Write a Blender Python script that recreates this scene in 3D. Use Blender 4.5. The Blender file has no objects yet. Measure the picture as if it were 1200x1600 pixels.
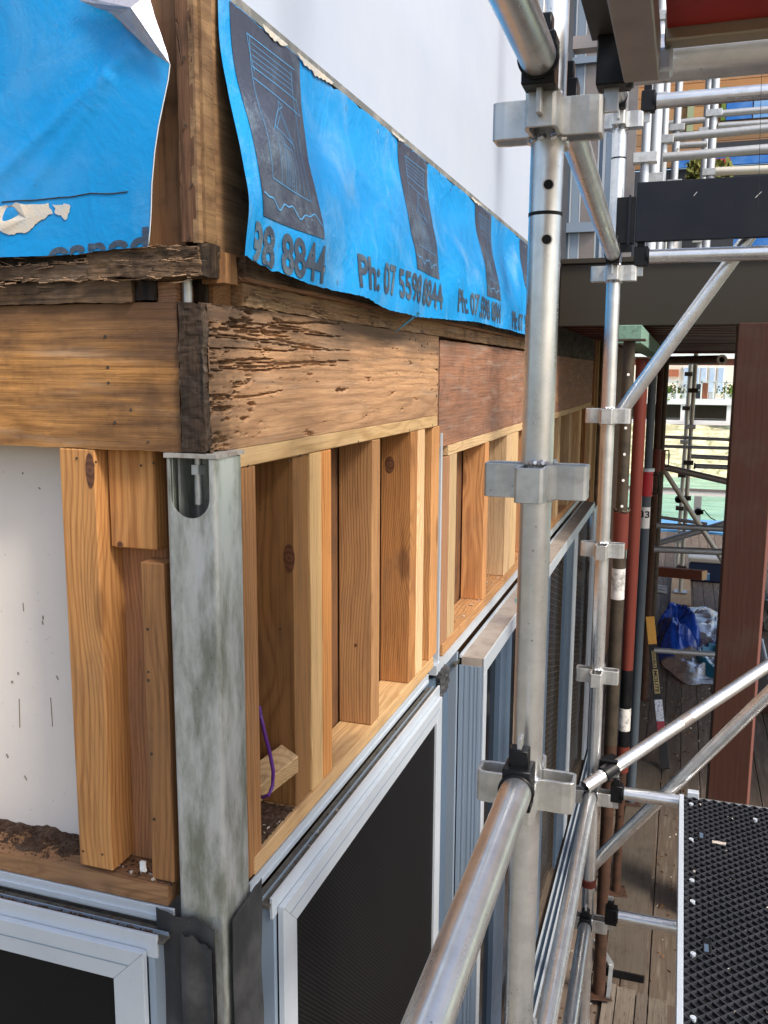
import bpy, bmesh, math, random
from mathutils import Vector, Matrix, noise
R_ = math.radians
random.seed(7)
scn = bpy.context.scene
COL = scn.collection

# ------------------------------------------------------------------ camera
FOC = 1390.5
CAM = Vector((.712, -1.247, 3.15))
YAW, PIT, ROL = -.32150652, .15622171, -.00558086
_F = Vector((math.sin(YAW)*math.cos(PIT), math.cos(YAW)*math.cos(PIT), -math.sin(PIT)))
_R0 = Vector((math.cos(YAW), -math.sin(YAW), 0))
_D0 = _F.cross(_R0)
CR = _R0*math.cos(ROL) + _D0*math.sin(ROL)
CD = _D0*math.cos(ROL) - _R0*math.sin(ROL)
cam_data = bpy.data.cameras.new('camera')
cam = bpy.data.objects.new('camera', cam_data); COL.objects.link(cam)
m = Matrix.Identity(4)
for i, v in enumerate((CR, -CD, -_F)):
    for j in range(3): m[j][i] = v[j]
m.translation = CAM
cam.matrix_world = m
cam_data.sensor_fit = 'VERTICAL'; cam_data.sensor_height = 36; cam_data.sensor_width = 27
cam_data.lens = FOC/1600*36
cam_data.clip_start = .02; cam_data.clip_end = 2000
scn.camera = cam

# ------------------------------------------------------------------ light
SUN_EL, SUN_AZ = 46, 116      # azimuth measured clockwise from +Y
w = bpy.data.worlds.new('World'); scn.world = w; w.use_nodes = True
nt = w.node_tree
for n in list(nt.nodes): nt.nodes.remove(n)
sky = nt.nodes.new('ShaderNodeTexSky'); sky.sky_type = 'NISHITA'; sky.sun_disc = False
sky.sun_elevation = R_(SUN_EL); sky.sun_rotation = R_(SUN_AZ)
sky.air_density = 1.0; sky.dust_density = 3.0; sky.ozone_density = 1.0
bg = nt.nodes.new('ShaderNodeBackground'); bg.inputs['Strength'].default_value = .15
wo = nt.nodes.new('ShaderNodeOutputWorld')
nt.links.new(sky.outputs[0], bg.inputs[0]); nt.links.new(bg.outputs[0], wo.inputs[0])
sl = bpy.data.lights.new('sun', 'SUN'); sl.energy = 2.0; sl.angle = R_(12); sl.color = (1, .93, .82)
so = bpy.data.objects.new('sun', sl); COL.objects.link(so)
sd = Vector((math.sin(R_(SUN_AZ))*math.cos(R_(SUN_EL)), math.cos(R_(SUN_AZ))*math.cos(R_(SUN_EL)), math.sin(R_(SUN_EL))))
so.rotation_euler = (-sd).to_track_quat('-Z', 'Y').to_euler()
scn.view_settings.view_transform = 'Standard'; scn.view_settings.look = 'None'
scn.view_settings.exposure = .80; scn.view_settings.gamma = 1
scn.cycles.max_bounces = 8; scn.cycles.diffuse_bounces = 4; scn.cycles.glossy_bounces = 4
scn.cycles.transmission_bounces = 4; scn.cycles.caustics_reflective = False; scn.cycles.caustics_refractive = False
scn.cycles.use_denoising = True

# ------------------------------------------------------------------ helpers
def P(px, py, ax, val):
    """the point of the survey photo pixel (px,py) on the plane axis=val"""
    d = CR*(px-600) + CD*(py-800) + _F*FOC
    return CAM + d*((val-CAM[ax])/d[ax])

class MB:
    def __init__(s): s.v = []; s.f = []
    def add(s, vs, fs):
        o = len(s.v); s.v += [tuple(v) for v in vs]; s.f += [tuple(i+o for i in f) for f in fs]; return s
    def box(s, x0, x1, y0, y1, z0, z1):
        if x0 > x1: x0, x1 = x1, x0
        if y0 > y1: y0, y1 = y1, y0
        if z0 > z1: z0, z1 = z1, z0
        return s.add([(x0,y0,z0),(x1,y0,z0),(x1,y1,z0),(x0,y1,z0),(x0,y0,z1),(x1,y0,z1),(x1,y1,z1),(x0,y1,z1)],
                     [(3,2,1,0),(4,5,6,7),(0,1,5,4),(1,2,6,5),(2,3,7,6),(3,0,4,7)])
    def bar(s, a, b, w_, h_, up=(0,0,1)):
        a = Vector(a); b = Vector(b); d = (b-a).normalized(); u = Vector(up)
        r = d.cross(u)
        if r.length < 1e-4: r = d.cross(Vector((1,0,0)))
        r.normalize(); u = r.cross(d).normalized()
        vs = []
        for p in (a, b):
            for i, j in ((-1,-1),(1,-1),(1,1),(-1,1)): vs.append(p + r*i*w_/2 + u*j*h_/2)
        return s.add(vs, [(0,1,2,3),(7,6,5,4),(1,0,4,5),(2,1,5,6),(3,2,6,7),(0,3,7,4)])
    def tube(s, a, b, r, n=28, r2=None, caps=True, inner=None, segs=1):
        a = Vector(a); b = Vector(b); d = (b-a).normalized()
        u = d.cross(Vector((0,0,1)))
        if u.length < 1e-3: u = Vector((1,0,0))
        u.normalize(); t = d.cross(u); r2 = r if r2 is None else r2
        vs = []; fs = []
        for k in range(segs+1):
            q = k/segs; c = a.lerp(b, q); rr = r+(r2-r)*q
            for i in range(n):
                an = 2*math.pi*i/n; vs.append(c + (u*math.cos(an)+t*math.sin(an))*rr)
        for k in range(segs):
            for i in range(n):
                j = (i+1)%n; fs.append((k*n+i, (k+1)*n+i, (k+1)*n+j, k*n+j))
        if inner:
            o = len(vs)
            for c in (a, b):
                for i in range(n):
                    an = 2*math.pi*i/n; vs.append(c + (u*math.cos(an)+t*math.sin(an))*inner)
            for i in range(n):
                j = (i+1)%n
                fs.append((o+i, o+j, o+n+j, o+n+i))
                fs.append((i, j, o+j, o+i)); fs.append((segs*n+j, segs*n+i, o+n+i, o+n+j))
        elif caps:
            fs.append(tuple(range(n))); fs.append(tuple(reversed(range(segs*n, segs*n+n))))
        return s.add(vs, fs)
    def path(s, pts, r, n=10):
        pts = [Vector(p) for p in pts]
        rings = []
        for k, p in enumerate(pts):
            d = (pts[min(k+1, len(pts)-1)] - pts[max(k-1, 0)]).normalized()
            u = d.cross(Vector((0.13, .2, 1))).normalized(); t = d.cross(u)
            rings.append([p + (u*math.cos(2*math.pi*i/n)+t*math.sin(2*math.pi*i/n))*r for i in range(n)])
        vs = [q for rg in rings for q in rg]; fs = []
        for k in range(len(pts)-1):
            for i in range(n):
                j = (i+1)%n; fs.append((k*n+i, (k+1)*n+i, (k+1)*n+j, k*n+j))
        fs.append(tuple(range(n))); fs.append(tuple(reversed(range((len(pts)-1)*n, len(pts)*n))))
        return s.add(vs, fs)
    def prism(s, pts, off):
        """planar polygon pts (3D) extruded by off"""
        pts = [Vector(p) for p in pts]; off = Vector(off); n = len(pts)
        vs = pts + [p+off for p in pts]
        fs = [tuple(reversed(range(n))), tuple(range(n, 2*n))]
        for i in range(n):
            j = (i+1)%n; fs.append((i, j, n+j, n+i))
        return s.add(vs, fs)
    def grid(s, fn, nu, nv, thick=None):
        vs = [fn(i/nu, j/nv) for j in range(nv+1) for i in range(nu+1)]
        fs = [(j*(nu+1)+i, j*(nu+1)+i+1, (j+1)*(nu+1)+i+1, (j+1)*(nu+1)+i) for j in range(nv) for i in range(nu)]
        return s.add(vs, fs)
    def roughbox(s, x0, x1, y0, y1, z0, z1, seg=.012, amp=.003, seed=0, fn=None):
        """box with subdivided skin pushed about by noise: weathered timber"""
        L = (x1-x0, y1-y0, z1-z0); N = [max(2, min(220, int(l/seg))) for l in L]
        key = {}; vs = []; fs = []
        def vid(i, j, k):
            t = (i, j, k)
            if t not in key:
                p = Vector((x0+L[0]*i/N[0], y0+L[1]*j/N[1], z0+L[2]*k/N[2]))
                q = Vector((p.x*14+seed, p.y*14, p.z*26))
                d = Vector((noise.noise(q), noise.noise(q+Vector((9,3,1))), noise.noise(q+Vector((1,7,5)))))*amp
                q2 = q*5; d += Vector((noise.noise(q2), noise.noise(q2+Vector((3,3,1))), noise.noise(q2+Vector((1,2,5)))))*amp*.5
                key[t] = len(vs)
                p = p+d
                if fn: p = fn(p)
                vs.append(p)
            return key[t]
        def face(ax, side):
            a, b = [(1,2),(0,2),(0,1)][ax]
            for i in range(N[a]):
                for j in range(N[b]):
                    q = []
                    for di, dj in ((0,0),(1,0),(1,1),(0,1)):
                        t = [0,0,0]; t[a] = i+di; t[b] = j+dj; t[ax] = N[ax]*side
                        q.append(vid(*t))
                    if (side == 0) ^ (ax == 1): q.reverse()
                    fs.append(tuple(q))
        for ax in range(3):
            for side in (0, 1): face(ax, side)
        return s.add(vs, fs)
    def build(s, name, mat, parent=None, bevel=0, smooth=None, kind=None, label=None, solid=0):
        xs = list(zip(*s.v)); c = Vector([(min(a)+max(a))/2 for a in xs])
        me = bpy.data.meshes.new(name)
        me.from_pydata([tuple(Vector(v)-c) for v in s.v], [], s.f)
        if bevel or solid:
            bm = bmesh.new(); bm.from_mesh(me)
            if bevel: bmesh.ops.bevel(bm, geom=list(bm.edges), offset=bevel, segments=1, affect='EDGES', clamp_overlap=True)
            if solid: bmesh.ops.solidify(bm, geom=list(bm.faces), thickness=solid)
            bm.to_mesh(me); bm.free()
        me.materials.append(mat)
        if smooth is not None:
            me.shade_smooth(); me.set_sharp_from_angle(angle=R_(smooth))
        o = bpy.data.objects.new(name, me); COL.objects.link(o)
        if parent is not None:
            o.parent = parent; o.location = c - WL.get(parent.name, Vector((0,0,0)))
        else: o.location = c
        WL[o.name] = c
        if kind: o['kind'] = kind
        if label: o['label'] = label
        return o
WL = {}
def thing(name, label, cat, loc, group=None):
    o = bpy.data.objects.new(name, None); COL.objects.link(o); o.empty_display_size = .1
    o.location = Vector(loc); WL[o.name] = Vector(loc)
    o['label'] = label; o['category'] = cat
    if group: o['group'] = group
    return o
def tag(o, label, cat, group=None, kind=None):
    o['label'] = label; o['category'] = cat
    if group: o['group'] = group
    if kind: o['kind'] = kind
    return o
def B(*a): return MB().box(*a)

# ------------------------------------------------------------------ materials
class NT:
    def __init__(s, name):
        s.m = bpy.data.materials.new(name); s.m.use_nodes = True; s.t = s.m.node_tree
        s.b = s.t.nodes['Principled BSDF']; s.out = s.t.nodes['Material Output']
    def n(s, typ, **kw):
        nd = s.t.nodes.new('ShaderNode'+typ)
        for k, v in kw.items():
            if k.startswith('i_'): nd.inputs[int(k[2:])].default_value = v
            else: setattr(nd, k, v)
        return nd
    def l(s, a, b): s.t.links.new(a, b)
    def math(s, op, a, b=None, c=None, clamp=False):
        nd = s.n('Math', operation=op, use_clamp=clamp)
        for i, x in enumerate((a, b, c)):
            if x is None: continue
            if isinstance(x, (int, float)): nd.inputs[i].default_value = x
            else: s.l(x, nd.inputs[i])
        return nd.outputs[0]
    def vmath(s, op, a, b=None):
        nd = s.n('VectorMath', operation=op)
        for i, x in enumerate((a, b)):
            if x is None: continue
            if isinstance(x, tuple): nd.inputs[i].default_value = x
            else: s.l(x, nd.inputs[i])
        return nd.outputs['Value'] if op == 'LENGTH' else nd.outputs[0]
    def noise(s, vec, scale, detail=3, rough=.55, dist=0):
        nd = s.n('TexNoise'); nd.inputs['Scale'].default_value = scale; nd.inputs['Detail'].default_value = detail
        nd.inputs['Roughness'].default_value = rough; nd.inputs['Distortion'].default_value = dist
        s.l(vec, nd.inputs['Vector']); return nd.outputs[0]
    def ramp(s, fac, lo, hi):
        nd = s.n('MapRange'); nd.clamp = True; nd.interpolation_type = 'SMOOTHSTEP'
        s.l(fac, nd.inputs[0]); nd.inputs[1].default_value = lo; nd.inputs[2].default_value = hi
        return nd.outputs[0]
    def mix(s, fac, a, b):
        nd = s.n('Mix', data_type='RGBA'); 
        if isinstance(fac, (int, float)): nd.inputs[0].default_value = fac
        else: s.l(fac, nd.inputs[0])
        for i, x in ((6, a), (7, b)):
            if isinstance(x, tuple): nd.inputs[i].default_value = (*x[:3], 1)
            else: s.l(x, nd.inputs[i])
        return nd.outputs[2]
    def bump(s, h, strength=.3, dist=.002, normal=None):
        nd = s.n('Bump'); nd.inputs['Strength'].default_value = strength; nd.inputs['Distance'].default_value = dist
        s.l(h, nd.inputs['Height'])
        if normal: s.l(normal, nd.inputs['Normal'])
        return nd.outputs[0]
    def set(s, col=None, rough=None, metal=None, nrm=None, spec=None):
        for k, v in (('Base Color', col), ('Roughness', rough), ('Metallic', metal), ('Normal', nrm), ('Specular IOR Level', spec)):
            if v is None: continue
            if isinstance(v, (int, float)): s.b.inputs[k].default_value = v
            elif isinstance(v, tuple): s.b.inputs[k].default_value = (*v[:3], 1)
            else: s.l(v, s.b.inputs[k])
        return s.m
    def obj(s): return s.n('TexCoord').outputs['Object']
    def objr(s, k=5.0):
        """object coordinates shifted at random per object"""
        r = s.n('ObjectInfo').outputs['Random']
        cx = s.n('CombineXYZ')
        s.l(s.math('MULTIPLY', r, k), cx.inputs[0]); s.l(s.math('MULTIPLY', s.math('FRACT', s.math('MULTIPLY', r, 17.3)), k), cx.inputs[1])
        s.l(s.math('MULTIPLY', s.math('FRACT', s.math('MULTIPLY', r, 57.7)), k), cx.inputs[2])
        return s.vmath('ADD', s.obj(), cx.outputs[0]), r

def wood(name, axis, base, late, period=.007, ring=.6, dirt=0., dirtcol=(.05,.035,.025), knots=.0, tint=None, tintamt=.0, fib=.5, cracks=0., rough=.75, pale=0., zstain=None, ystain=None, xstain=None):
    s = NT(name); tc = s.obj(); r = s.n('ObjectInfo').outputs['Random']
    sp = s.n('SeparateXYZ'); s.l(tc, sp.inputs[0])
    o = [sp.outputs[i] for i in range(3)]
    a, b, l = [o[i] for i in [(1,2,0),(0,2,1),(0,1,2)][axis]]
    r1 = s.math('MULTIPLY_ADD', r, .14, -.05)
    r2 = s.math('MULTIPLY_ADD', s.math('FRACT', s.math('MULTIPLY', r, 37.7)), .12, .015)
    r3 = s.math('MULTIPLY', s.math('FRACT', s.math('MULTIPLY', r, 91.3)), 9)
    a2 = s.math('ADD', a, r1); b2 = s.math('ADD', b, r2); l2 = s.math('ADD', l, r3)
    # slow wander of the pith along the length gives cathedral figure
    cl = s.n('CombineXYZ'); s.l(l2, cl.inputs[2]); s.l(r3, cl.inputs[0])
    w1 = s.math('MULTIPLY_ADD', s.noise(cl.outputs[0], 2.2, 1), .07, -.035)
    c3 = s.n('CombineXYZ'); s.l(s.math('MULTIPLY', a2, 14), c3.inputs[0]); s.l(s.math('MULTIPLY', b2, 14), c3.inputs[1]); s.l(s.math('MULTIPLY', l2, 3.), c3.inputs[2])
    w2 = s.math('MULTIPLY_ADD', s.noise(c3.outputs[0], 1, 2), .016, -.008)
    cv = s.n('CombineXYZ'); s.l(s.math('ADD', a2, w1), cv.inputs[0]); s.l(b2, cv.inputs[1])
    rad = s.math('ADD', s.vmath('LENGTH', cv.outputs[0]), w2)
    # knots bend the rings
    kv = s.n('CombineXYZ'); s.l(s.math('MULTIPLY', a2, 7.), kv.inputs[0]); s.l(s.math('MULTIPLY', b2, 7.), kv.inputs[1]); s.l(s.math('MULTIPLY', l2, 2.3), kv.inputs[2])
    vo = s.n('TexVoronoi'); vo.inputs['Scale'].default_value = 1; s.l(kv.outputs[0], vo.inputs['Vector'])
    kd = vo.outputs['Distance']
    if knots: rad = s.math('MULTIPLY_ADD', s.math('SUBTRACT', 1, s.ramp(kd, 0, .36)), .02*min(1, knots*1.5), rad)
    sn = s.math('SINE', s.math('MULTIPLY', rad, 2*math.pi/period))
    rg = s.math('POWER', s.math('MULTIPLY_ADD', sn, .5, .5), 2.2)
    fv = s.n('CombineXYZ'); s.l(s.math('MULTIPLY', a2, 420), fv.inputs[0]); s.l(s.math('MULTIPLY', b2, 420), fv.inputs[1]); s.l(s.math('MULTIPLY', l2, 7), fv.inputs[2])
    fb = s.noise(fv.outputs[0], 1, 3)
    mv = s.n('CombineXYZ'); s.l(s.math('MULTIPLY', a2, 22), mv.inputs[0]); s.l(s.math('MULTIPLY', b2, 22), mv.inputs[1]); s.l(s.math('MULTIPLY', l2, 2.2), mv.inputs[2])
    md = s.noise(mv.outputs[0], 1, 4, .6)
    rf = s.math('MULTIPLY', rg, s.math('MULTIPLY_ADD', md, 1.2, -.05, clamp=True))
    col = s.mix(s.math('MULTIPLY', rf, ring), base, late)
    col = s.mix(s.math('MULTIPLY', s.ramp(fb, .4, .75), fib*.45), col, late)
    gv = s.n('CombineXYZ'); s.l(s.math('MULTIPLY', a2, 150), gv.inputs[0]); s.l(s.math('MULTIPLY', b2, 150), gv.inputs[1]); s.l(s.math('MULTIPLY', l2, 4.5), gv.inputs[2])
    g2 = s.noise(gv.outputs[0], 1, 5, .7)
    col = s.mix(s.math('MULTIPLY', s.ramp(g2, .48, .66), .30+.2*fib), col, tuple(c_*.62 for c_ in late))
    wd_ = s.noise(tc, 3.3, 4, .6)
    col = s.mix(s.math('MULTIPLY', s.ramp(wd_, .5, .72), .28), col, tuple((a_+b_)*.3 for a_, b_ in zip(base, (.25,.24,.22))))
    if pale: col = s.mix(s.math('MULTIPLY', s.ramp(s.noise(mv.outputs[0], 1.7, 4), .5, .75), pale), col, (.42,.36,.29))
    if tint: col = s.mix(s.math('MULTIPLY', s.ramp(md, .38, .68), tintamt), col, tint)
    # every board its own tone
    hv = s.n('HueSaturation'); s.l(col, hv.inputs['Color']); s.l(s.math('MULTIPLY_ADD', s.math('FRACT', s.math('MULTIPLY', r, 29.3)), .010, .496), hv.inputs['Hue']); s.l(s.math('MULTIPLY_ADD', s.math('FRACT', s.math('MULTIPLY', r, 13.1)), .50, .68), hv.inputs['Value'])
    s.l(s.math('MULTIPLY_ADD', s.math('FRACT', s.math('MULTIPLY', r, 7.7)), .16, .89), hv.inputs['Saturation'])
    col = hv.outputs[0]
    if knots:
        kk = s.math('MULTIPLY', s.math('SUBTRACT', 1, s.ramp(kd, .07, .15)), knots)
        col = s.mix(kk, col, (.13,.05,.02))
    dn = s.noise(tc, 9, 6, .68)
    h = s.math('MULTIPLY_ADD', rg, .5, s.math('MULTIPLY', fb, fib))
    if dirt:
        dm = s.ramp(dn, .62-dirt*.25, .78-dirt*.12)
        mv2 = s.n('CombineXYZ'); s.l(s.math('MULTIPLY', a2, 60), mv2.inputs[0]); s.l(s.math('MULTIPLY', b2, 60), mv2.inputs[1]); s.l(s.math('MULTIPLY', l2, 5), mv2.inputs[2])
        d2 = s.ramp(s.noise(mv2.outputs[0], 1, 5, .65), .5, .72)
        dm = s.math('MULTIPLY', s.math('MULTIPLY_ADD', d2, .6, s.math('MULTIPLY', dm, .7), clamp=True), min(1, .25+dirt))
        col = s.mix(dm, col, dirtcol)
    if cracks:
        cvv = s.n('CombineXYZ'); s.l(s.math('MULTIPLY', a2, 38), cvv.inputs[0]); s.l(s.math('MULTIPLY', b2, 38), cvv.inputs[1]); s.l(s.math('MULTIPLY', l2, 3.2), cvv.inputs[2])
        cr = s.noise(cvv.outputs[0], 1, 4, .6, .6)
        ck = s.math('SUBTRACT', 1, s.ramp(s.math('ABSOLUTE', s.math('SUBTRACT', cr, .5)), 0, .018))
        ck = s.math('MULTIPLY', ck, s.ramp(dn, .42, .55))
        col = s.mix(s.math('MULTIPLY', ck, cracks), col, (.03,.018,.01))
        h = s.math('MULTIPLY_ADD', ck, -3*cracks, h)
    if zstain:
        zz_ = s.math('ADD', o[2], s.math('MULTIPLY_ADD', md, .22, -.11))
        col = s.mix(s.math('MULTIPLY', s.ramp(zz_, zstain[0], zstain[1]), .85), col, zstain[2])
    if xstain:
        xx_ = s.math('ADD', o[0], s.math('MULTIPLY_ADD', md, .5, -.25))
        col = s.mix(s.math('MULTIPLY', s.ramp(xx_, xstain[0], xstain[1]), .7), col, xstain[2])
    if ystain:
        yy_ = s.math('ADD', o[1], s.math('MULTIPLY_ADD', dn, .5, -.25))
        col = s.mix(s.math('MULTIPLY', s.math('SUBTRACT', 1, s.ramp(yy_, ystain[0], ystain[1])), .8), col, ystain[2])
    # nail holes and specks
    vs_ = s.n('TexVoronoi'); vs_.inputs['Scale'].default_value = 26; s.l(tc, vs_.inputs['Vector'])
    spk = s.math('SUBTRACT', 1, s.ramp(vs_.outputs['Distance'], .05, .09))
    col = s.mix(s.math('MULTIPLY', s.math('MULTIPLY', spk, s.ramp(dn, .5, .62)), .7), col, (.05,.03,.02))
    nr = s.bump(h, .5, .0012)
    return s.set(col, rough, 0, nr, .25)

PINE = ((.58,.285,.10), (.30,.105,.03)); YEL = ((.69,.46,.235), (.40,.21,.075)); BRN = ((.40,.195,.08), (.17,.065,.025))
WM = {}
for ax in range(3):
    WM['pine', ax] = wood('pine_orange_%d' % ax, ax, *PINE, ring=.85, dirt=.18, dirtcol=(.12,.075,.045), knots=.5)
    WM['yel', ax] = wood('pine_yellow_%d' % ax, ax, *YEL, ring=.75, dirt=.2, dirtcol=(.16,.10,.055), knots=.55)
    WM['brn', ax] = wood('pine_brown_%d' % ax, ax, *BRN, ring=.7, dirt=.3, dirtcol=(.09,.055,.035), knots=.6)
    WM['old', ax] = wood('old_timber_%d' % ax, ax, (.20,.115,.06), (.07,.035,.017), ring=.6, dirt=.8, cracks=.9, pale=.45, dirtcol=(.035,.022,.014), fib=1)
M_beamL = wood('beam_timber_left', 0, (.60,.30,.11), (.20,.085,.03), period=.013, ring=.8, dirt=.45, dirtcol=(.08,.045,.028), tint=(.17,.085,.04), tintamt=.5, pale=.4, fib=1.2, zstain=(-.01,.10,(.13,.068,.034)), xstain=(.40,.72,(.09,.05,.03)))
M_beamR = wood('beam_timber_right', 1, (.66,.37,.16), (.33,.16,.06), period=.017, ring=.9, dirt=.3, cracks=.15, dirtcol=(.13,.08,.045), tint=(.36,.20,.10), tintamt=.4, pale=.3, fib=1, zstain=(.045,.13,(.10,.07,.05)), ystain=(-.76,-.46,(.06,.04,.028)))
M_beamRed = wood('beam_timber_red', 1, (.33,.175,.105), (.16,.075,.042), period=.010, ring=.5, dirt=.4, pale=.45, dirtcol=(.09,.06,.05), tint=(.19,.12,.09), tintamt=.5, fib=.8)
M_rot = wood('rotten_wood', 2, (.07,.045,.028), (.025,.015,.01), ring=.5, dirt=.9, cracks=1, dirtcol=(.012,.009,.007), fib=1, pale=.22)
M_splint = wood('splintered_wood', 1, (.52,.34,.19), (.26,.13,.06), ring=.6, dirt=.4, cracks=1, fib=1)
M_deckw = wood('deck_timber', 1, (.150,.112,.085), (.075,.053,.038), period=.012, ring=.4, dirt=.35, dirtcol=(.07,.05,.04), fib=.7, pale=.3, rough=.8)
M_greyw = wood('weathered_grey_timber', 1, (.20,.165,.13), (.13,.10,.08), period=.01, ring=.7, dirt=.4, cracks=.7, dirtcol=(.09,.07,.055), fib=1, rough=.85)
M_postw = wood('painted_brown_post', 2, (.075,.027,.014), (.05,.017,.009), period=.03, ring=.25, fib=.3, rough=.6)
M_soff = wood('soffit_boards_brown', 0, (.16,.045,.028), (.09,.025,.016), ring=.3, fib=.3, rough=.5)
M_greenw = wood('green_treated_timber', 1, (.20,.33,.25), (.12,.19,.14), ring=.5, dirt=.3, fib=.5)
M_ply = wood('old_plywood', 1, (.38,.225,.10), (.15,.075,.035), period=.03, ring=.7, dirt=.9, cracks=.3, dirtcol=(.10,.055,.03), tint=(.22,.12,.06), tintamt=.6, fib=.6)
M_cstud = wood('old_corner_stud', 2, (.19,.10,.055), (.07,.035,.02), ring=.6, dirt=.7, cracks=.5, dirtcol=(.035,.02,.014), fib=1)
M_ply2 = wood('brown_plywood', 2, (.26,.13,.06), (.13,.06,.028), period=.04, ring=.5, dirt=.6, dirtcol=(.07,.04,.025), fib=.5)
M_redbeam = wood('red_oxide_timber', 0, (.50,.19,.11), (.38,.13,.08), ring=.4, fib=.4)
M_clad = wood('orange_timber_cladding', 0, (.50,.27,.12), (.33,.15,.06), period=.02, ring=.5, fib=.3)

def metal(name, base=(.76,.76,.75), rough=.31, axis=2, mott=.5, dark=(.55,.56,.56), metalc=.88, dirt=.25, stain=(.22,.2,.17), stretch=0, streaky=0):
    s = NT(name); tc, r = s.objr()
    mp = s.n('Mapping'); s.l(tc, mp.inputs[0]); sc = [60, 60, 60]; sc[axis] = 3; mp.inputs['Scale'].default_value = sc
    st = s.noise(mp.outputs[0], 1, 4, .6)
    tq = tc
    if stretch:
        m3 = s.n('Mapping'); s.l(tc, m3.inputs[0]); m3.inputs['Scale'].default_value = (stretch*.7, stretch*.7, 1.1); tq = m3.outputs[0]
    sp = s.noise(tq, 24 if not stretch else 4, 6, .68); bl = s.noise(tq, 5 if not stretch else 2.2, 5, .65)
    col = s.mix(s.math('MULTIPLY', s.ramp(sp, .38, .66), mott), base, dark)
    col = s.mix(s.math('MULTIPLY', s.ramp(bl, .55, .72), dirt), col, stain)
    v = s.n('TexVoronoi'); v.inputs['Scale'].default_value = 60; s.l(tc, v.inputs['Vector'])
    spk = s.math('SUBTRACT', 1, s.ramp(v.outputs['Distance'], .06, .13))
    col = s.mix(s.math('MULTIPLY', s.math('MULTIPLY', spk, s.ramp(sp, .5, .62)), .6), col, (.12,.11,.10))
    scv = s.n('TexVoronoi'); scv.feature = 'DISTANCE_TO_EDGE'; scv.inputs['Scale'].default_value = 7; s.l(s.vmath('ADD', tc, s.n('TexNoise').outputs['Color']), scv.inputs['Vector'])
    scr = s.math('MULTIPLY', s.math('SUBTRACT', 1, s.ramp(scv.outputs['Distance'], 0, .012)), s.ramp(bl, .5, .6))
    col = s.mix(s.math('MULTIPLY', scr, .12), col, (.9,.9,.9))
    rg = s.math('ADD', s.math('MULTIPLY_ADD', st, .22, rough-.13), s.math('MULTIPLY', s.ramp(bl, .45, .7), .14))
    nr = s.bump(s.math('MULTIPLY_ADD', st, .6, s.math('MULTIPLY', sp, .5)), .06, .001)
    return s.set(col, rg, metalc, nr)
M_tubeZ = metal('galvanised_tube_upright', axis=2); M_tubeY = metal('galvanised_tube_along', axis=1); M_tubeX = metal('galvanised_tube_across', axis=0)
M_cup = metal('cast_steel_fitting', base=(.66,.66,.64), rough=.45, mott=.6, dark=(.42,.42,.40))
M_weld = metal('bright_weld', base=(.75,.76,.80), rough=.28)
M_post = metal('galvanised_post', base=(.64,.66,.65), dark=(.25,.27,.22), rough=.36, mott=1.0, metalc=.5, dirt=.9, stain=(.16,.14,.09), stretch=6)
M_tubeFar = metal('dull_tube', base=(.45,.46,.47), rough=.5, metalc=.7)
M_tubeCream = metal('pale_tube', base=(.62,.58,.48), rough=.5, metalc=.4)

def paint(name, col, rough=.5, spec=.4, mott=.15, dark=None, scale=12, metalc=0, bumpy=.1, spk=.5):
    s = NT(name); tc, r = s.objr()
    dark = dark or tuple(c*.55 for c in col)
    c = s.mix(s.math('MULTIPLY', s.ramp(s.noise(tc, scale, 6, .65), .4, .75), mott), col, dark)
    if spk:
        v = s.n('TexVoronoi'); v.inputs['Scale'].default_value = 45; s.l(tc, v.inputs['Vector'])
        c = s.mix(s.math('MULTIPLY', s.math('SUBTRACT', 1, s.ramp(v.outputs['Distance'], .04, .1)), spk), c, dark)
    return s.set(c, s.math('MULTIPLY_ADD', s.noise(tc, scale*2, 4), .25, rough-.12), metalc, s.bump(s.noise(tc, scale*6, 4), bumpy, .001), spec)
M_alu = paint('powder_coated_aluminium', (.30,.38,.48), .38, .5, .12, (.30,.36,.43), 7, .35)
M_aluW = paint('pale_aluminium', (.60,.66,.72), .36, .5, .3, (.42,.46,.50), 7, .3)
M_aluB = paint('blue_grey_aluminium', (.11,.165,.24), .38, .4, .2, (.08,.12,.17), 7, .3)
M_dust = paint('dusty_aluminium', (.34,.30,.265), .8, .2, .7, (.20,.16,.13), 14)
M_grit = paint('gritty_aluminium', (.12,.115,.10), .85, .2, .8, (.05,.045,.04), 60, .1)
M_black = paint('black_fitting', (.006,.006,.007), .4, .25, .3, (.025,.025,.025), 20)
M_toe = paint('dark_toe_board_paint', (.010,.012,.018), .5, .2, .25, (.035,.035,.04), 5, spk=.0)
M_fascia = paint('dark_bronze_fascia', (.034,.027,.018), .5, .35, .15, (.04,.032,.024), 3)
M_white = paint('white_cladding', (.49,.55,.64), .45, .45, .4, (.38,.45,.58), 1.6, bumpy=.05, spk=.15)
M_lining = paint('white_lining_board', (.80,.72,.64), .6, .3, .2, (.52,.50,.48), 5, spk=.8)
M_beige = paint('beige_aluminium', (.40,.35,.25), .45, .4, .4, (.28,.24,.17), 8, .5)
M_graym = paint('dull_aluminium_section', (.36,.32,.30), .45, .4, .5, (.24,.21,.2), 8, .6)
M_darkplate = paint('dark_steel_plate', (.07,.065,.055), .5, .4, .4)
M_redply = paint('red_plywood', (.42,.012,.008), .45, .4, .5, (.16,.004,.003), 6)
M_rust = paint('rusted_steel', (.085,.042,.026), .7, .3, .8, (.035,.022,.016), 18, .3, .4)
M_rust2 = paint('rusted_dark_steel', (.085,.065,.045), .6, .4, .8, (.03,.025,.02), 14, .4, .4)
M_redp = paint('red_prop_paint', (.14,.028,.018), .55, .3, .5, (.16,.035,.025), 10)
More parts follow.
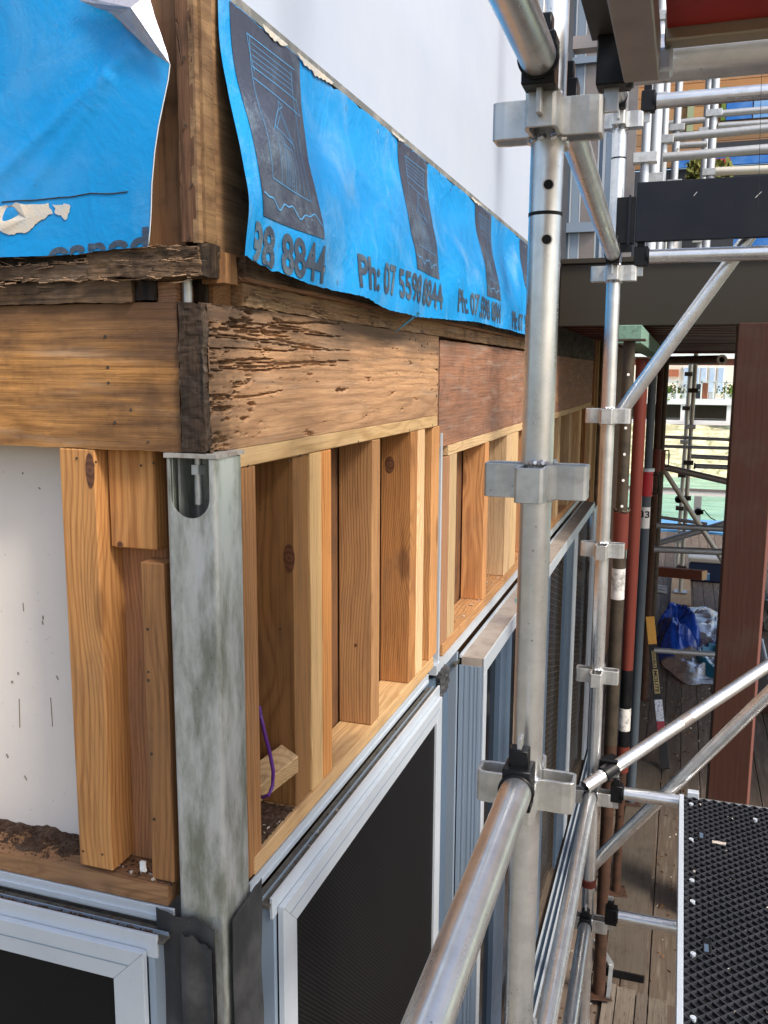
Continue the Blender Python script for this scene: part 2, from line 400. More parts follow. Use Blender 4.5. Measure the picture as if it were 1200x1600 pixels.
M_redbright = paint('bright_red_paint', (.50,.02,.03), .4, .5, .3)
M_greyp = paint('grey_prop_paint', (.075,.095,.115), .45, .45, .4, (.04,.05,.06), 10)
M_tape = paint('white_tape', (.72,.70,.66), .6, .3, .9, (.10,.09,.08), 26)
M_cord = paint('purple_cable', (.10,.02,.20), .4, .5, .1, spk=0)
M_flash = paint('black_flashing', (.028,.029,.031), .55, .4, .6, (.11,.11,.11), 9, bumpy=.5)
M_glass = NT('dark_glass').set((.006,.007,.009), .12, 0, None, .15)
def screen_mat():
    s = NT('insect_screen'); tc = s.obj()
    wv = s.n('TexWave'); wv.bands_direction = 'DIAGONAL'; wv.inputs['Scale'].default_value = 55; s.l(tc, wv.inputs[0])
    c = s.mix(wv.outputs[1], (.003,.003,.0035), (.012,.012,.013))
    return s.set(c, .6, 0, s.bump(wv.outputs[1], .4, .0008), .1)
M_screen = screen_mat()
def wrap_mat(name, base, scuff=.45, silver=False, crease=.36):
    s = NT(name); tc = s.obj()
    mp = s.n('Mapping'); s.l(tc, mp.inputs[0]); mp.inputs['Scale'].default_value = (900, 900, 900)
    wv = s.noise(mp.outputs[0], .6, 1)
    big = s.noise(tc, 6, 6, .62, .8)
    mp2 = s.n('Mapping'); s.l(tc, mp2.inputs[0]); mp2.inputs['Scale'].default_value = (20, 20, 60); mp2.inputs['Rotation'].default_value = (.5,.3,0)
    st = s.noise(mp2.outputs[0], 1, 6, .7, .5)
    c = s.mix(s.math('MULTIPLY', s.ramp(big, .45, .75), scuff), base, (.35,.52,.62) if not silver else (.42,.43,.47))
    c = s.mix(s.math('MULTIPLY', s.ramp(st, .58, .74), scuff*.9), c, tuple(min(1, x*.8+.18) for x in base))
    d = s.noise(tc, 30, 6, .7)
    c = s.mix(s.math('MULTIPLY', s.ramp(d, .63, .72), .5), c, (.07,.08,.09))
    def ridge(sc_, det):
        return s.math('ABSOLUTE', s.math('SUBTRACT', s.noise(tc, sc_, det, .6, 1.2), .5))
    rd = s.math('ADD', s.math('MULTIPLY', ridge(7, 3), -7), s.math('MULTIPLY', ridge(26, 3), -2.2))
    h = s.math('ADD', s.math('MULTIPLY_ADD', big, 2, s.math('MULTIPLY', wv, .35)), rd)
    sc1 = s.math('SUBTRACT', 1, s.ramp(ridge(38, 4), 0, .02)); sc2 = s.ramp(s.noise(tc, 4, 3), .5, .62)
    if not silver: c = s.mix(s.math('MULTIPLY', s.math('MULTIPLY', sc1, sc2), min(.35, crease*.8-.06)), c, (.45,.62,.72))
    return s.set(c, s.math('MULTIPLY_ADD', st, .3, .3), .0 if not silver else .5, s.bump(h, crease, .003), .45)
M_wrap = wrap_mat('blue_building_wrap', (.0,.285,.68), .32)
M_wrapL = wrap_mat('blue_building_wrap_clean', (.0,.27,.64), .12, crease=.16)
M_print = wrap_mat('grey_wrap_print', (.045,.055,.085), .28)
M_ink = wrap_mat('dark_wrap_lettering', (.045,.065,.10), .3)
M_line = paint('pale_blue_print_line', (.10,.34,.62), .5, .3, .1, spk=0)
M_silver = wrap_mat('silver_foil_back', (.50,.50,.56), .6, True)
M_scuff = paint('torn_paper_patch', (.62,.55,.45), .8, .2, .7, (.45,.5,.52), 40, bumpy=.6)
M_concrete = paint('render_edge', (.16,.165,.16), .8, .2, .6, (.42,.40,.36), 22)
M_grate = paint('black_rubber_tread', (.030,.032,.038), .5, .4, .5, (.06,.06,.065), 16)
M_grateb = paint('black_tread_base', (.006,.006,.008), .6, .3, .3, (.03,.03,.03), 20)
M_chip = paint('pale_debris', (.55,.50,.44), .9, .2, .8, (.25,.17,.1), 30)
M_soil = paint('dirt_debris', (.075,.045,.03), .95, .1, .9, (.16,.11,.08), 90, bumpy=1)
M_water = None
def water_mat():
    s = NT('green_canal_water'); tc = s.obj()
    mp = s.n('Mapping'); s.l(tc, mp.inputs[0]); mp.inputs['Scale'].default_value = (.35, 1.2, 1)
    n_ = s.noise(mp.outputs[0], 1.3, 5, .6)
    c = s.mix(s.ramp(n_, .4, .6), (.10,.34,.25), (.22,.50,.38))
    return s.set(c, .22, 0, s.bump(n_, .5, .12), .3)
M_water = water_mat()
def stone_mat():
    s = NT('sandstone_revetment'); tc = s.obj()
    mp = s.n('Mapping'); s.l(tc, mp.inputs[0]); mp.inputs['Scale'].default_value = (1, 3, 6)
    n_ = s.noise(mp.outputs[0], 1.1, 6, .65)
    c = s.mix(s.ramp(n_, .4, .62), (.55,.48,.29), (.82,.74,.50))
    c = s.mix(s.ramp(s.noise(tc, 3, 5), .52, .66), c, (.30,.31,.16))
    return s.set(c, .9, 0, s.bump(n_, .8, .1))
M_stone = stone_mat()
M_ground = paint('bare_ground', (.20,.18,.14), .95, .1, .6, scale=2)
M_render = paint('cream_render', (.88,.80,.66), .8, .2, .15, scale=2)
M_whitef = paint('white_far_paint', (.90,.88,.84), .6, .3, .1, scale=2)
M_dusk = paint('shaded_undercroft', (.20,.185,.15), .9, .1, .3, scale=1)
M_curtain = paint('blue_curtain', (.42,.56,.74), .7, .2, .5, (.72,.78,.84), 2.5)
M_brick = paint('terracotta_panel', (.45,.16,.09), .8, .2, .4)
M_wrapFar = paint('far_blue_wrap', (.02,.16,.55), .5, .4, .5, (.2,.4,.7), 3)
M_darkfar = paint('far_dark_cladding', (.045,.05,.06), .6, .3, .2)
M_leafY = paint('yellow_green_leaves', (.12,.14,.03), .7, .3, .8, (.30,.26,.06), 8)
M_leafG = paint('green_leaves', (.10,.18,.03), .7, .3, .8, (.28,.34,.07), 8)
M_esky = paint('navy_plastic', (.012,.025,.075), .4, .5, .2)
M_eskyl = paint('cream_plastic', (.62,.58,.50), .45, .4, .15)
M_orange = paint('orange_card', (.75,.38,.08), .6, .3, .15)
M_blackc = paint('black_card', (.012,.010,.010), .5, .4, .2)
M_gold = paint('gold_print', (.42,.33,.15), .6, .3, .2, spk=0)
M_label = paint('white_label', (.66,.70,.76), .6, .3, .9, (.12,.16,.28), 60)
M_redlab = paint('red_label', (.35,.05,.07), .6, .3, .5, scale=60)
M_lime = paint('lime_label', (.42,.50,.03), .6, .3, .2)
M_tarp = paint('blue_tarpaulin', (.008,.05,.33), .28, .6, .3, (.02,.10,.5), 5)
M_foil = paint('silver_foil', (.62,.63,.66), .25, .5, .6, (.28,.28,.30), 9, .6)
M_teal = paint('teal_wrap', (.01,.13,.22), .4, .5, .3)
M_poolblue = paint('pool_edge_blue', (.10,.33,.62), .4, .5, .2)
M_black2 = paint('black_text', (.01,.01,.02), .6, .3, .0, spk=0)

# ------------------------------------------------------------------ the ground, canal, far bank
sky_loc = None
g = B(-60, 80, -60, 60, -1.9, -1.6).build('ground', M_ground, kind='structure')
g = B(-400, 400, 60.02, 1600, -1.95, -1.6).build('far_ground', M_ground, kind='structure')
# canal bed lies above ground plane level, water sheet on it
def wv(u, v): return Vector((-60+140*u, 19+19*v, -.95))
MB().grid(wv, 2, 2).build('canal_water', M_water, kind='structure')
def bank(u, v):
    x = -60+140*u; y = 36.0+2.2*v; z = -1.1+2.15*v
    q = Vector((x*.9, y*.9, z*2.5)); return Vector((x, y+noise.noise(q)*.25, z+noise.noise(q+Vector((3,1,2)))*.12))
MB().grid(bank, 300, 16).build('stone_bank', M_stone, kind='structure')
B(-60, 80, 38.3, 59.9, -1.2, 1.0).build('far_bank_ground', M_ground, kind='structure')

# ------------------------------------------------------------------ the deck
DZ = 0.0
deck = B(-.05, 6.5, -2.4, 17.4, -.16, -.026).build('deck_floor', M_darkplate, kind='structure')
pitch = .1445
xg = P(1026, 1330, 2, 0).x        # a joint seen in the photograph
x = xg - pitch*5
me0 = None; k = 0
while x < 6.3:
    for (ya, yb) in ((-2.3, 3.05), (3.054, 8.6), (8.604, 17.3)):
        if x+pitch < .03: continue
        o = B(x+.003, x+pitch-.003, ya, yb, -.025, 0).build('deck_board', M_deckw, deck, bevel=.002) if me0 is None or True else None
    x += pitch
# sheet of old form ply used as sole board under the props
a = P(967, 1400, 2, .04); b = P(1016, 1400, 2, .04)
tag(MB().roughbox(a.x-.03, b.x, P(985, 1520, 2, .04).y, 5.9, .002, .042, seg=.05, amp=.002).build('sole_board', wood('sole_board_wood', 1, (.125,.098,.074), (.08,.06,.045), ring=.4, dirt=.5, fib=.6, period=.02)),
    'wide grey-brown sole board lying on the deck under the rusty props, dark sawn front end', 'board')
sb_ = bpy.data.objects['sole_board']
B(a.x-.028, b.x-.004, P(985, 1520, 2, .04).y-.012, P(985, 1520, 2, .04).y-.004, .004, .042).build('sawn_end', M_black, sb_)
ye = P(985, 1545, 2, .0).y
xs0 = [P(q, 1575, 2, .03).x for q in (938, 960, 992, 1012, 1044)]
pr_ = thing('packing_boards', 'short weathered grey packing boards laid side by side beneath the nearest prop base', 'boards', (xs0[1], ye-.4, 0))
for i in range(4):
    MB().roughbox(xs0[i]+.003, xs0[i+1]-.003, ye-1.1, ye-.02-.015*i, .002, .024, seg=.03, amp=.0015, seed=i*3).build('board', M_greyw, pr_)

# ------------------------------------------------------------------ house shell (interior and upper storey), x<0 y>0
hs = thing('house', 'house under repair with stripped timber walls and white upper cladding', 'house', (-3, 4, 0))
# inner lining behind the studs
B(-.125, -.095, .10, 12, .0, 3.25).build('lining_board', M_ply2, hs)
B(-4.0, -.10, .095, .12, .0, 3.0215).build('lining_board', M_lining, hs)
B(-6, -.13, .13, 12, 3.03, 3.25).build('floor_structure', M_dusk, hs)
ZT, ZB, ZS, ZW = 3.256, 3.021, 2.218, 3.725
B(-.30, -.022, .072, .132, ZT-.02, 3.36).build('corner_blocking', WM['brn', 0], hs)
B(-.9, -.03, .062, .13, ZT-.02, 3.40).build('corner_blocking', M_rot, hs)
B(-1.5, -.125, .0955, .13, 3.022, 3.5).build('corner_blocking', M_rot, hs)
B(-.12, -.06, .13, 12, 3.2, 3.80).build('rim_joist', M_rot, hs)
# white cladding above the wraps
B(-.06, -.004, .05, 3.45, ZW+.012, 8.2).build('cladding_panel', M_white, hs)
B(-6, -.36, .01, .06, ZW-.02, 8.2).build('cladding_panel', M_white, hs)
B(-.02, .006, .06, 3.45, ZW-.003, ZW+.012).build('flashing_edge', M_concrete, hs)
# upper storey window wall further along
B(-.09, -.05, 3.46, 9.9, 3.78, 8.2).build('upper_wall', M_darkfar, hs)
GY = 4.7
for (a_, b_, mt) in ((862, 890, M_aluB), (890.5, 893, M_aluW), (893.5, 905, M_alu), (905.5, 908, M_aluW), (908.5, 931, M_graym), (931.5, 934, M_aluW), (934.5, 939, M_aluB), (939.5, 944, M_aluW), (944.5, 962, M_alu), (962.5, 972, M_glass), (972.5, 976, M_aluW), (976.5, 990, M_graym)):
    B(P(a_, 300, 1, GY).x, P(b_, 300, 1, GY).x, GY, GY+(.05 if mt is M_aluW else .03), 3.79, 8.2).build('window_frame' if mt is M_aluW else 'window_panel', mt, hs)
B(P(862, 355, 1, GY-.03).x, P(932, 355, 1, GY-.03).x, GY-.04, GY-.01, P(900, 363, 1, GY-.03).z, P(900, 348, 1, GY-.03).z).build('window_rail', M_alu, hs)
B(P(862, 200, 1, GY-.03).x, P(962, 200, 1, GY-.03).x, GY-.035, GY-.01, P(900, 100, 1, GY-.03).z, P(900, 90, 1, GY-.03).z).build('window_rail', M_alu, hs)

# corner plywood, corner stud
cs = P(281, 200, 1, 0).x
xl = P(303, 200, 1, 0).x
B(-1.4, cs-.012, .028, .04, ZT+.09, 3.9).build('plywood_backing', M_ply2, hs)
MB().roughbox(cs-.002, xl, .0, .04, ZT+.09, 3.95, seg=.02, amp=.0012).build('corner_stud', M_cstud, hs)
B(xl-.006, xl+.004, .0, .045, ZT+.088, 3.95).build('plywood_edge', M_ply, hs)
MB().roughbox(-.012, .001, .046, 3.4, ZT+.08, ZW-.006, seg=.04, amp=.001).build('plywood_sheet', M_ply, hs)
B(-.01, .002, .012, .044, ZT+.09, 3.95).build('plywood_strip', M_ply, hs)
for q in ((288, 90), (300, 288), (296, 372), (290, 196)):
    c = P(*q, 1, -.002); MB().tube(c, c+Vector((0,-.001,0)), .0024, 10).build('nail', M_rust2, hs)

# ------------------------------------------------------------------ rotted plates above the beam
o = MB().roughbox(-1.3, -.0, -.028, .07, 3.293, 3.335, seg=.007, amp=.006, seed=3)
x1 = P(311, 410, 1, -.014).x
tp = thing('rotted_plate', 'dark rotted top timber plate sticking out at the corner under the left blue wrap', 'timber plate', (x1, -.02, 3.29))
xm_ = P(140, 410, 1, -.012).x
MB().roughbox(xm_, x1, -.014, .05, 3.292, 3.338, seg=.006, amp=.0065, seed=3).build('plate', WM['old', 0], tp)
MB().roughbox(-1.3, xm_+.004, -.012, .05, 3.294, 3.318, seg=.006, amp=.005, seed=8).build('plate', WM['old', 0], tp)
MB().roughbox(-1.3, xm_-.01, -.002, .05, 3.316, 3.345, seg=.008, amp=.003, seed=9).build('plate', M_rot, tp)
MB().roughbox(x1-.004, x1+.004, -.010, .045, 3.293, 3.342, seg=.006, amp=.003, seed=5).build('end_grain', M_rot, tp)
MB().roughbox(x1-.03, x1+.012, .048, .085, 3.288, 3.335, seg=.008, amp=.002, seed=6).build('end_block', WM['brn', 2], tp)
lp = thing('lower_rotted_plate', 'decayed orange and grey timber block course lying on the left beam', 'timber plate', (-.4, .01, ZT))
MB().roughbox(-1.3, P(208, 450, 1, 0).x, -.004, .06, ZT+.002, 3.292, seg=.008, amp=.004, seed=13).build('plate', WM['old', 0], lp)
MB().roughbox(P(209, 450, 1, 0).x, P(240, 450, 1, 0).x, .004, .06, ZT+.002, 3.290, seg=.006, amp=.004, seed=17).build('blackened_end', M_rot, lp)
MB().roughbox(P(241, 450, 1, 0).x, P(270, 450, 1, 0).x, .010, .06, ZT+.002, 3.289, seg=.006, amp=.003, seed=19).build('offcut', WM['brn', 0], lp)
up = thing('ledge_plate', 'long moulded timber ledge running along under the lettered blue wrap', 'timber plate', (0, 1.7, 3.3))
MB().roughbox(-.04, .010, .125, 3.5, 3.303, 3.34, seg=.02, amp=.002, seed=23).build('plate', WM['old', 1], up)
MB().roughbox(-.04, .014, .125, 3.5, 3.297, 3.304, seg=.02, amp=.001, seed=24).build('lip', WM['brn', 1], up)
lo = thing('bottom_wall_plate', 'weathered timber plate with a splintered near end resting on the right beam', 'timber plate', (0, 1.7, ZT))
MB().roughbox(-.05, -.002, .135, 3.8, ZT+.002, 3.297, seg=.014, amp=.0025, seed=29).build('plate', wood('plate_wood', 1, (.38,.23,.12), (.2,.1,.05), ring=.6, dirt=.55, cracks=.7, pale=.3, fib=.8), lo)
MB().roughbox(-.01, .006, .14, .30, ZT+.002, 3.276, seg=.004, amp=.006, seed=31).build('splintered_end', M_splint, lo)
def shards(name, fn, n, ln, wd, seed, mat, lab):
    random.seed(seed); m_ = MB()
    for i in range(n):
        c, ax, out = fn(); c = Vector(c); ax = (Vector(ax)+Vector((random.gauss(0,.12), random.gauss(0,.12), random.gauss(0,.12)))).normalized(); out = Vector(out)
        L = ln*random.uniform(.3, 1.4); w_ = wd*random.uniform(.4, 1.3); sd = ax.cross(out).normalized()*w_
        tip = c+ax*L+out*random.uniform(-.001, .008)
        m_.add([c-sd, c+sd, tip, c+out*w_*.9], [(0,2,3),(1,3,2),(0,1,2),(0,3,1)])
    o = m_.build(name, mat); tag(o, lab, 'splinters', kind='stuff')
shards('plate_splinters', lambda: ((random.uniform(-.5, -.0), random.uniform(-.016, -.006), random.choice((3.294, 3.318, 3.336))+random.gauss(0,.003)), (random.choice((-1,1)),0,0), (0,-1,0)), 260, .028, .0012, 41, M_splint, 'raw splinters along the edges of the rotted corner plate')
shards('beam_splinters', lambda: ((random.uniform(-.006, .001), random.triangular(.0, .5, .02), random.uniform(3.08, 3.25)), (0,random.choice((-1,1)),0), (1,0,0)), 200, .022, .0009, 42, WM['old', 1], 'dark splinters lifting from the near end of the cracked right beam')
shards('ledge_splinters', lambda: ((random.uniform(.0, .008), random.triangular(.13, 1.4, .2), random.choice((3.262, 3.275, 3.298))+random.gauss(0,.003)), (0,random.choice((-1,1)),0), (1,0,0)), 160, .03, .0012, 43, M_splint, 'pale splinters along the lower wall plate under the lettered wrap')
c = P(292, 452, 1, .03)
rod = thing('threaded_rod', 'galvanised threaded rod standing in the rotted gap above the corner post', 'rod', (c.x, .03, ZT))
m_ = MB().tube((c.x, .03, ZT-.01), (c.x, .03, 3.30), .008, 16)
for i in range(18): m_.tube((c.x, .03, ZT+i*.0024), (c.x, .03, ZT+i*.0024+.0011), .0088, 16)
m_.build('rod', M_cup, rod)
c2 = P(277, 452, 1, .03); B(c2.x-.005, c2.x+.005, .03, .034, ZT-.01, 3.3).build('strap', M_cup, rod)

# ------------------------------------------------------------------ main beams
bl = thing('corner_beam', 'wide orange-brown weathered timber beam across the left wall, stained and nail marked', 'timber beam', (-.6, .02, ZB))
MB().roughbox(-1.4, -.047, .002, .045, ZB, ZT, seg=.009, amp=.0016, seed=41).build('beam', M_beamL, bl)
br = thing('rotten_end_beam', 'cracked timber beam with a black rotten end at the corner, nearest on right wall', 'timber beam', (0, .8, ZB))
crk = [(.03, .18, 3.225, 3.222), (.05, .42, 3.195, 3.175), (.03, .55, 3.158, 3.168), (.06, .85, 3.12, 3.153), (.1, .7, 3.205, 3.20), (.02, .16, 3.09, 3.10), (.02,.3,3.135,3.14), (.6,1.5,3.115,3.13)]
pits = [(.125, 3.165, .022, .02), (.10, 3.12, .026, .018), (.05, 3.13, .02, .03), (.16, 3.225, .012, .01), (.24, 3.232, .01, .012), (.31, 3.228, .009, .01), (.055, 3.20, .02, .014), (.05,3.07,.012,.02), (.14,3.105,.02,.014)]
random.seed(31)
crk = []
for k in range(19):
    y0 = random.choice((.02, .02, random.uniform(.02, .35), random.uniform(.1, .8))); L_ = random.uniform(.12, .55)*(1.3 if y0 < .1 else .7); z_ = random.uniform(3.07, 3.235) if k > 4 else random.uniform(3.15, 3.235)
    crk.append((y0, min(1.38, y0+L_), z_, z_+L_*random.uniform(-.035, .06), random.uniform(.0008, .0024), random.uniform(0, 50)))
def rotfn(p):
    d = 0
    for (y0, y1, z0, z1, w0, sd) in crk:
        if y0 < p.y < y1:
            t = (p.y-y0)/(y1-y0); zc = z0+(z1-z0)*t+noise.noise(Vector((p.y*8, sd, 1)))*.005+noise.noise(Vector((p.y*45, sd, 1)))*.0012
            e = abs(p.z-zc); wd = w0*(1-abs(2*t-1)**3)*(.7+.8*abs(noise.noise(Vector((p.y*25, sd, 4)))))+.0004
            if e < wd*1.3: d = max(d, .010*(1-e/(wd*1.3)))
    e = noise.noise(Vector((p.y*11, p.z*60, 7)))+.55*noise.noise(Vector((p.y*34, p.z*150, 2)))+.3*noise.noise(Vector((p.y*120, p.z*300, 2)))
    mk = max(0, 1-p.y/.30); up_ = max(0, (p.z-3.16)/.09)*max(0, 1-p.y/.8)
    d += min(.016, max(0, e-(.62-.62*mk-.22*up_))*.032)
    if p.x > -.02: p = p + Vector((-d, 0, 0))
    return p
YJ = P(684.6, 600, 0, 0).y; YK = P(688.5, 600, 0, 0).y; ZB2 = P(689, 699, 0, 0).z
mb = MB()
# the near half in a fine skin so the splits have real depth
def half(y0, y1, seg, nm, seed):
    m2 = MB(); L = y1-y0; ny = int(L/seg); nz = int((ZT-ZB)/.0022)
    def fn(u, v):
        p = Vector((0, y0+L*u, ZB+(ZT-ZB)*v))
        p.x += noise.noise(Vector((p.y*9, 3+seed, p.z*30)))*.0010 + noise.noise(Vector((p.y*30, 3+seed, p.z*220)))*.0005
        return rotfn(p)
    m2.grid(fn, ny, nz)
    m2.box(-.042, -.022, y0, y1, ZB+.0005, ZT-.0005)
    m2.grid(lambda u, v: Vector((-.04+(fn(v, 1).x+.04)*u, y0+L*v, ZT)), 1, ny)
    m2.grid(lambda u, v: Vector((-.04+(fn(v, 0).x+.04)*(1-u), y0+L*v, ZB)), 1, ny)
    m2.box(-.04, -.001, y1-.004, y1, ZB+.001, ZT-.001)
    return m2.build(nm, M_beamR, br, smooth=50)
half(.012, YJ, .0040, 'beam_face', 0)
MB().roughbox(-.043, -.001, -.003, .016, ZB+.001, ZT-.001, seg=.004, amp=.004, seed=47).build('end_grain', M_rot, br)

b2 = thing('reddish_beam', 'deeper reddish brown timber beam with grey weathering, middle of the right wall', 'timber beam', (0, 3, ZB2))
MB().roughbox(-.045, -.003, YK, 6.3, ZB2, ZT-.008, seg=.02, amp=.0022, seed=53).build('beam', M_beamRed, b2)
b3 = thing('far_beam', 'short mould-blackened board end of beam near the soffit', 'timber beam', (0, 5, ZT))
MB().roughbox(-.05, -.008, 3.6, 7.2, ZT-.006, 3.425, seg=.03, amp=.008, seed=55).build('beam', M_rot, b3)
for (q, rr) in (((169,574),.006),((170,598),.005),((165,526),.006),((180,660),.006),((205,640),.005),((232,690),.004)):
    c = P(*q, 1, .002); MB().tube(c+Vector((0,.006,0)), c+Vector((0,-.0015,0)), rr*.7, 10, r2=rr*.45).build('nail_head', M_rust2, bl)
for q in ((683,553),(683,577),(683,601),(682,618),(684,632),(640,530),(649,531),(659,540),(668,537)):
    c = P(*q, 0, 0); MB().tube(c+Vector((-.006,0,0)), c+Vector((.0015,0,0)), .0035, 8).build('nail_head', M_rust2, br)

# ------------------------------------------------------------------ stud frames
def stud_r(fr, y0, y1, z0, z1, mat, xa=-.09, xb=-.001, nm='stud'):
    return B(xa, xb, y0, y1, z0, z1).build(nm, WM[mat, 2], fr, bevel=.002)
def yr(px, py, x=0): return P(px, py, 0, x).y
f1 = thing('wall_frame', 'pine stud wall frame with knotty studs between steel post and black gap', 'wall frame', (0, .8, ZS))
tz = ZB-.035
B(-.09, .0, yr(372, 745), YJ, tz, ZB-.001).build('top_plate', WM['yel', 1], f1, bevel=.002)
B(-.09, .001, yr(398, 1360), YJ-.01, ZS, ZS+.035).build('bottom_plate', WM['yel', 1], f1, bevel=.002)
ys = P(386, 1000, 0, 0).y
stud_r(f1, yr(382, 900), yr(403, 900), ZS+.002, tz-.001, 'brn')
Y = lambda px: yr(px, 900)
stud_r(f1, Y(464), Y(486.5), ZS+.036, tz-.001, 'brn', xb=-.006)
stud_r(f1, Y(487), Y(504), ZS+.036, tz-.001, 'yel')
stud_r(f1, Y(504.5), Y(519), ZS+.036, tz-.001, 'pine')
stud_r(f1, Y(582), Y(594), ZS+.036, tz-.001, 'pine')
stud_r(f1, Y(641), Y(651), ZS+.036, tz-.001, 'brn')
stud_r(f1, Y(651.5), Y(662), ZS+.036, tz-.001, 'yel')
stud_r(f1, Y(673), Y(684), ZS+.036, tz-.001, 'pine')
M_knot = NT('knot_wood')
kt = M_knot.n('TexWave'); kt.wave_type = 'RINGS'; kt.rings_direction = 'Y'; kt.inputs['Scale'].default_value = 26; kt.inputs['Distortion'].default_value = 6; M_knot.l(M_knot.obj(), kt.inputs[0])
M_knot = M_knot.set(M_knot.mix(kt.outputs[1], (.085,.032,.014), (.15,.06,.026)), .6, 0)
def knot(c_, rx, rz, par):
    vs = [c_]+[c_+Vector((math.cos(a)*rx*(1+.1*noise.noise(Vector((a,1,c_.z)))), 0, math.sin(a)*rz*(1+.1*noise.noise(Vector((a,5,c_.z)))))) for a in [i*math.pi/12 for i in range(24)]]
    m_ = MB().add(vs, [(0, i, i % 24+1) for i in range(1, 25)])
    m_.v = [(v[0], v[1]-(.0012 if i == 0 else .0006), v[2]) for i, v in enumerate(m_.v)]
    m_.build('knot', M_knot, par)
knot(P(609, 726, 1, Y(641)), .014, .024, f1); knot(P(556, 1008, 1, Y(582)), .004, .005, f1)
knot(P(452, 872, 1, Y(464)), .012, .03, f1)
f1['label'] = 'pine stud wall frame with knotty studs, first bay right of the steel post'
f2 = thing('wall_frame', 'pine stud wall frame under the reddish beam, behind the nearest scaffold pole', 'wall frame', (0, 3.5, ZS))
tz2 = ZB2-.035
B(-.09, .0, yr(701, 712), 6.25, tz2, ZB2-.001).build('top_plate', WM['yel', 1], f2, bevel=.002)
B(-.09, .001, yr(692, 1000), 6.3, ZS, ZS+.04).build('bottom_plate', WM['pine', 1], f2, bevel=.002)
for (a_, b_, mt) in ((690, 702, 'brn'), (702.5, 713, 'yel'), (757, 762.5, 'pine'), (790, 797, 'yel'), (797.4, 807, 'yel'), (822, 827, 'pine'), (845, 849, 'yel'), (868, 871.5, 'yel'), (885, 889, 'yel'), (900, 903, 'yel'), (910, 913, 'pine'), (917, 922, 'yel')):
    py = 800
    stud_r(f2, yr(a_, py), yr(b_, py), ZS+.041, tz2-.001, mt)
tag(B(-.06, .002, yr(685.6, 900), yr(687.6, 900), ZS-.02, ZB-.06).build('joint_strip', M_aluW), 'thin pale metal strip in the joint between the two stud frames', 'metal strip')
# noggin, offcut and cable low in the first bay
c0 = P(440, 1190, 0, -.05)
oc = MB().bar((-.085, Y(405)-.02, ZS+.10), (-.012, Y(462)-.01, ZS+.15), .05, .045, up=(.2,-.3,1)).build('timber_offcut', WM['yel', 1], bevel=.002)
tag(oc, 'short pine offcut wedged at the foot of the first stud bay', 'offcut')
pts = [P(*q, 0, d) for q, d in (((405,1105), -.03), ((407,1118), -.02), ((414,1148), -.012), ((422,1178), -.008), ((427,1205), -.004), ((426,1228), -.004), ((420,1242), -.006), ((411,1246), -.02), ((402,1243), -.05))]
sm = []
for i in range(len(pts)-1):
    for t in (0, .5): sm.append(pts[i].lerp(pts[i+1], t))
tag(MB().path(sm+[pts[-1]], .0038).build('electric_cable', M_cord, smooth=60), 'purple cable loop poking out beside the first stud', 'cable')

# left wall frame
fl = thing('wall_frame', 'left wall stud frame with a white lining board and dirty bottom plate', 'wall frame', (-.2, .04, ZS))
X = lambda px, py, y=0: P(px, py, 1, y).x
MB().roughbox(-1.4, X(262, 1400), .0, .09, ZS, ZS+.036, seg=.016, amp=.002, seed=61).build('bottom_plate', WM['brn', 0], fl)
def lst(p0, p1, y0, y1, z0, z1, mt, nm='stud'): return B(p0, p1, y0, y1, z0, z1).build(nm, WM[mt, 2], fl, bevel=.002)
s1 = X(92, 720); lst(s1, X(147, 720), .001, .09, 2.262, ZB-.001, 'pine')
lst(X(168,720,.03), X(240, 720,.03), .03, .066, 2.85, ZB-.001, 'pine', 'packer')
lst(X(178,900,.068), X(262,900,.068), .068, .094, ZS+.036, ZB-.001, 'brn')
lst(X(219,885,.012), X(256,885,.012), .012, .055, ZS+.038, P(238,880,1,.01).z, 'brn', 'short_stud')
knot(P(188, 851, 1, .03), .006, .006, fl); knot(P(141, 735, 1, .001), .009, .03, fl)
for (a_, b_) in ((231,983),(232,1063),(237,1178),(241,1280)):
    c = P(a_, b_, 1, .012); MB().tube(c+Vector((0,.004,0)), c+Vector((0,-.001,0)), .0028, 8).build('nail_hole', M_rust2, fl)

M_scf = paint('faint_scuff', (.27,.22,.17), .8, spk=0)
for (xa_, ya_, xb_, yb_, w0_) in ((30,1092,31,1137,.0012), (79,1090,82,1135,.0012), (35,738,36,741,.002), (60,762,63,764,.002), (28,1050,29,1054,.003), (18,1064,20,1067,.004), (67,962,67,968,.002), (10,1178,13,1184,.003), (38,1212,42,1219,.002), (88,1056,91,1062,.002), (36,942,37,955,.0012), (66,970,67,976,.002)):
    a_ = P(xa_, ya_, 1, .0942); b_ = P(xb_, yb_, 1, .0942); MB().bar(a_, b_, w0_, .001, up=(0,1,0)).build('scuff_mark', M_scf, fl)
for q in ((120,716),(150,722),(205,730),(225,726),(232,1050),(130,1330),(160,1335)):
    c = P(*q, 1, .0); MB().tube(c+Vector((0,.028,0)) if q[0] > 165 and q[1] < 800 else c, (c+Vector((0,.0275,0))) if q[0] > 165 and q[1] < 800 else c-Vector((0,.0006,0)), .0022, 8).build('nail_head', M_rust2, fl)
for q in ((388,728),(470,712),(560,690),(640,672),(676,664),(676,668),(452,720)):
    c = P(*q, 0, .0004); MB().tube(c-Vector((.002,0,0)), c+Vector((.0004,0,0)), .0024, 8).build('nail_head', M_rust2, f1)
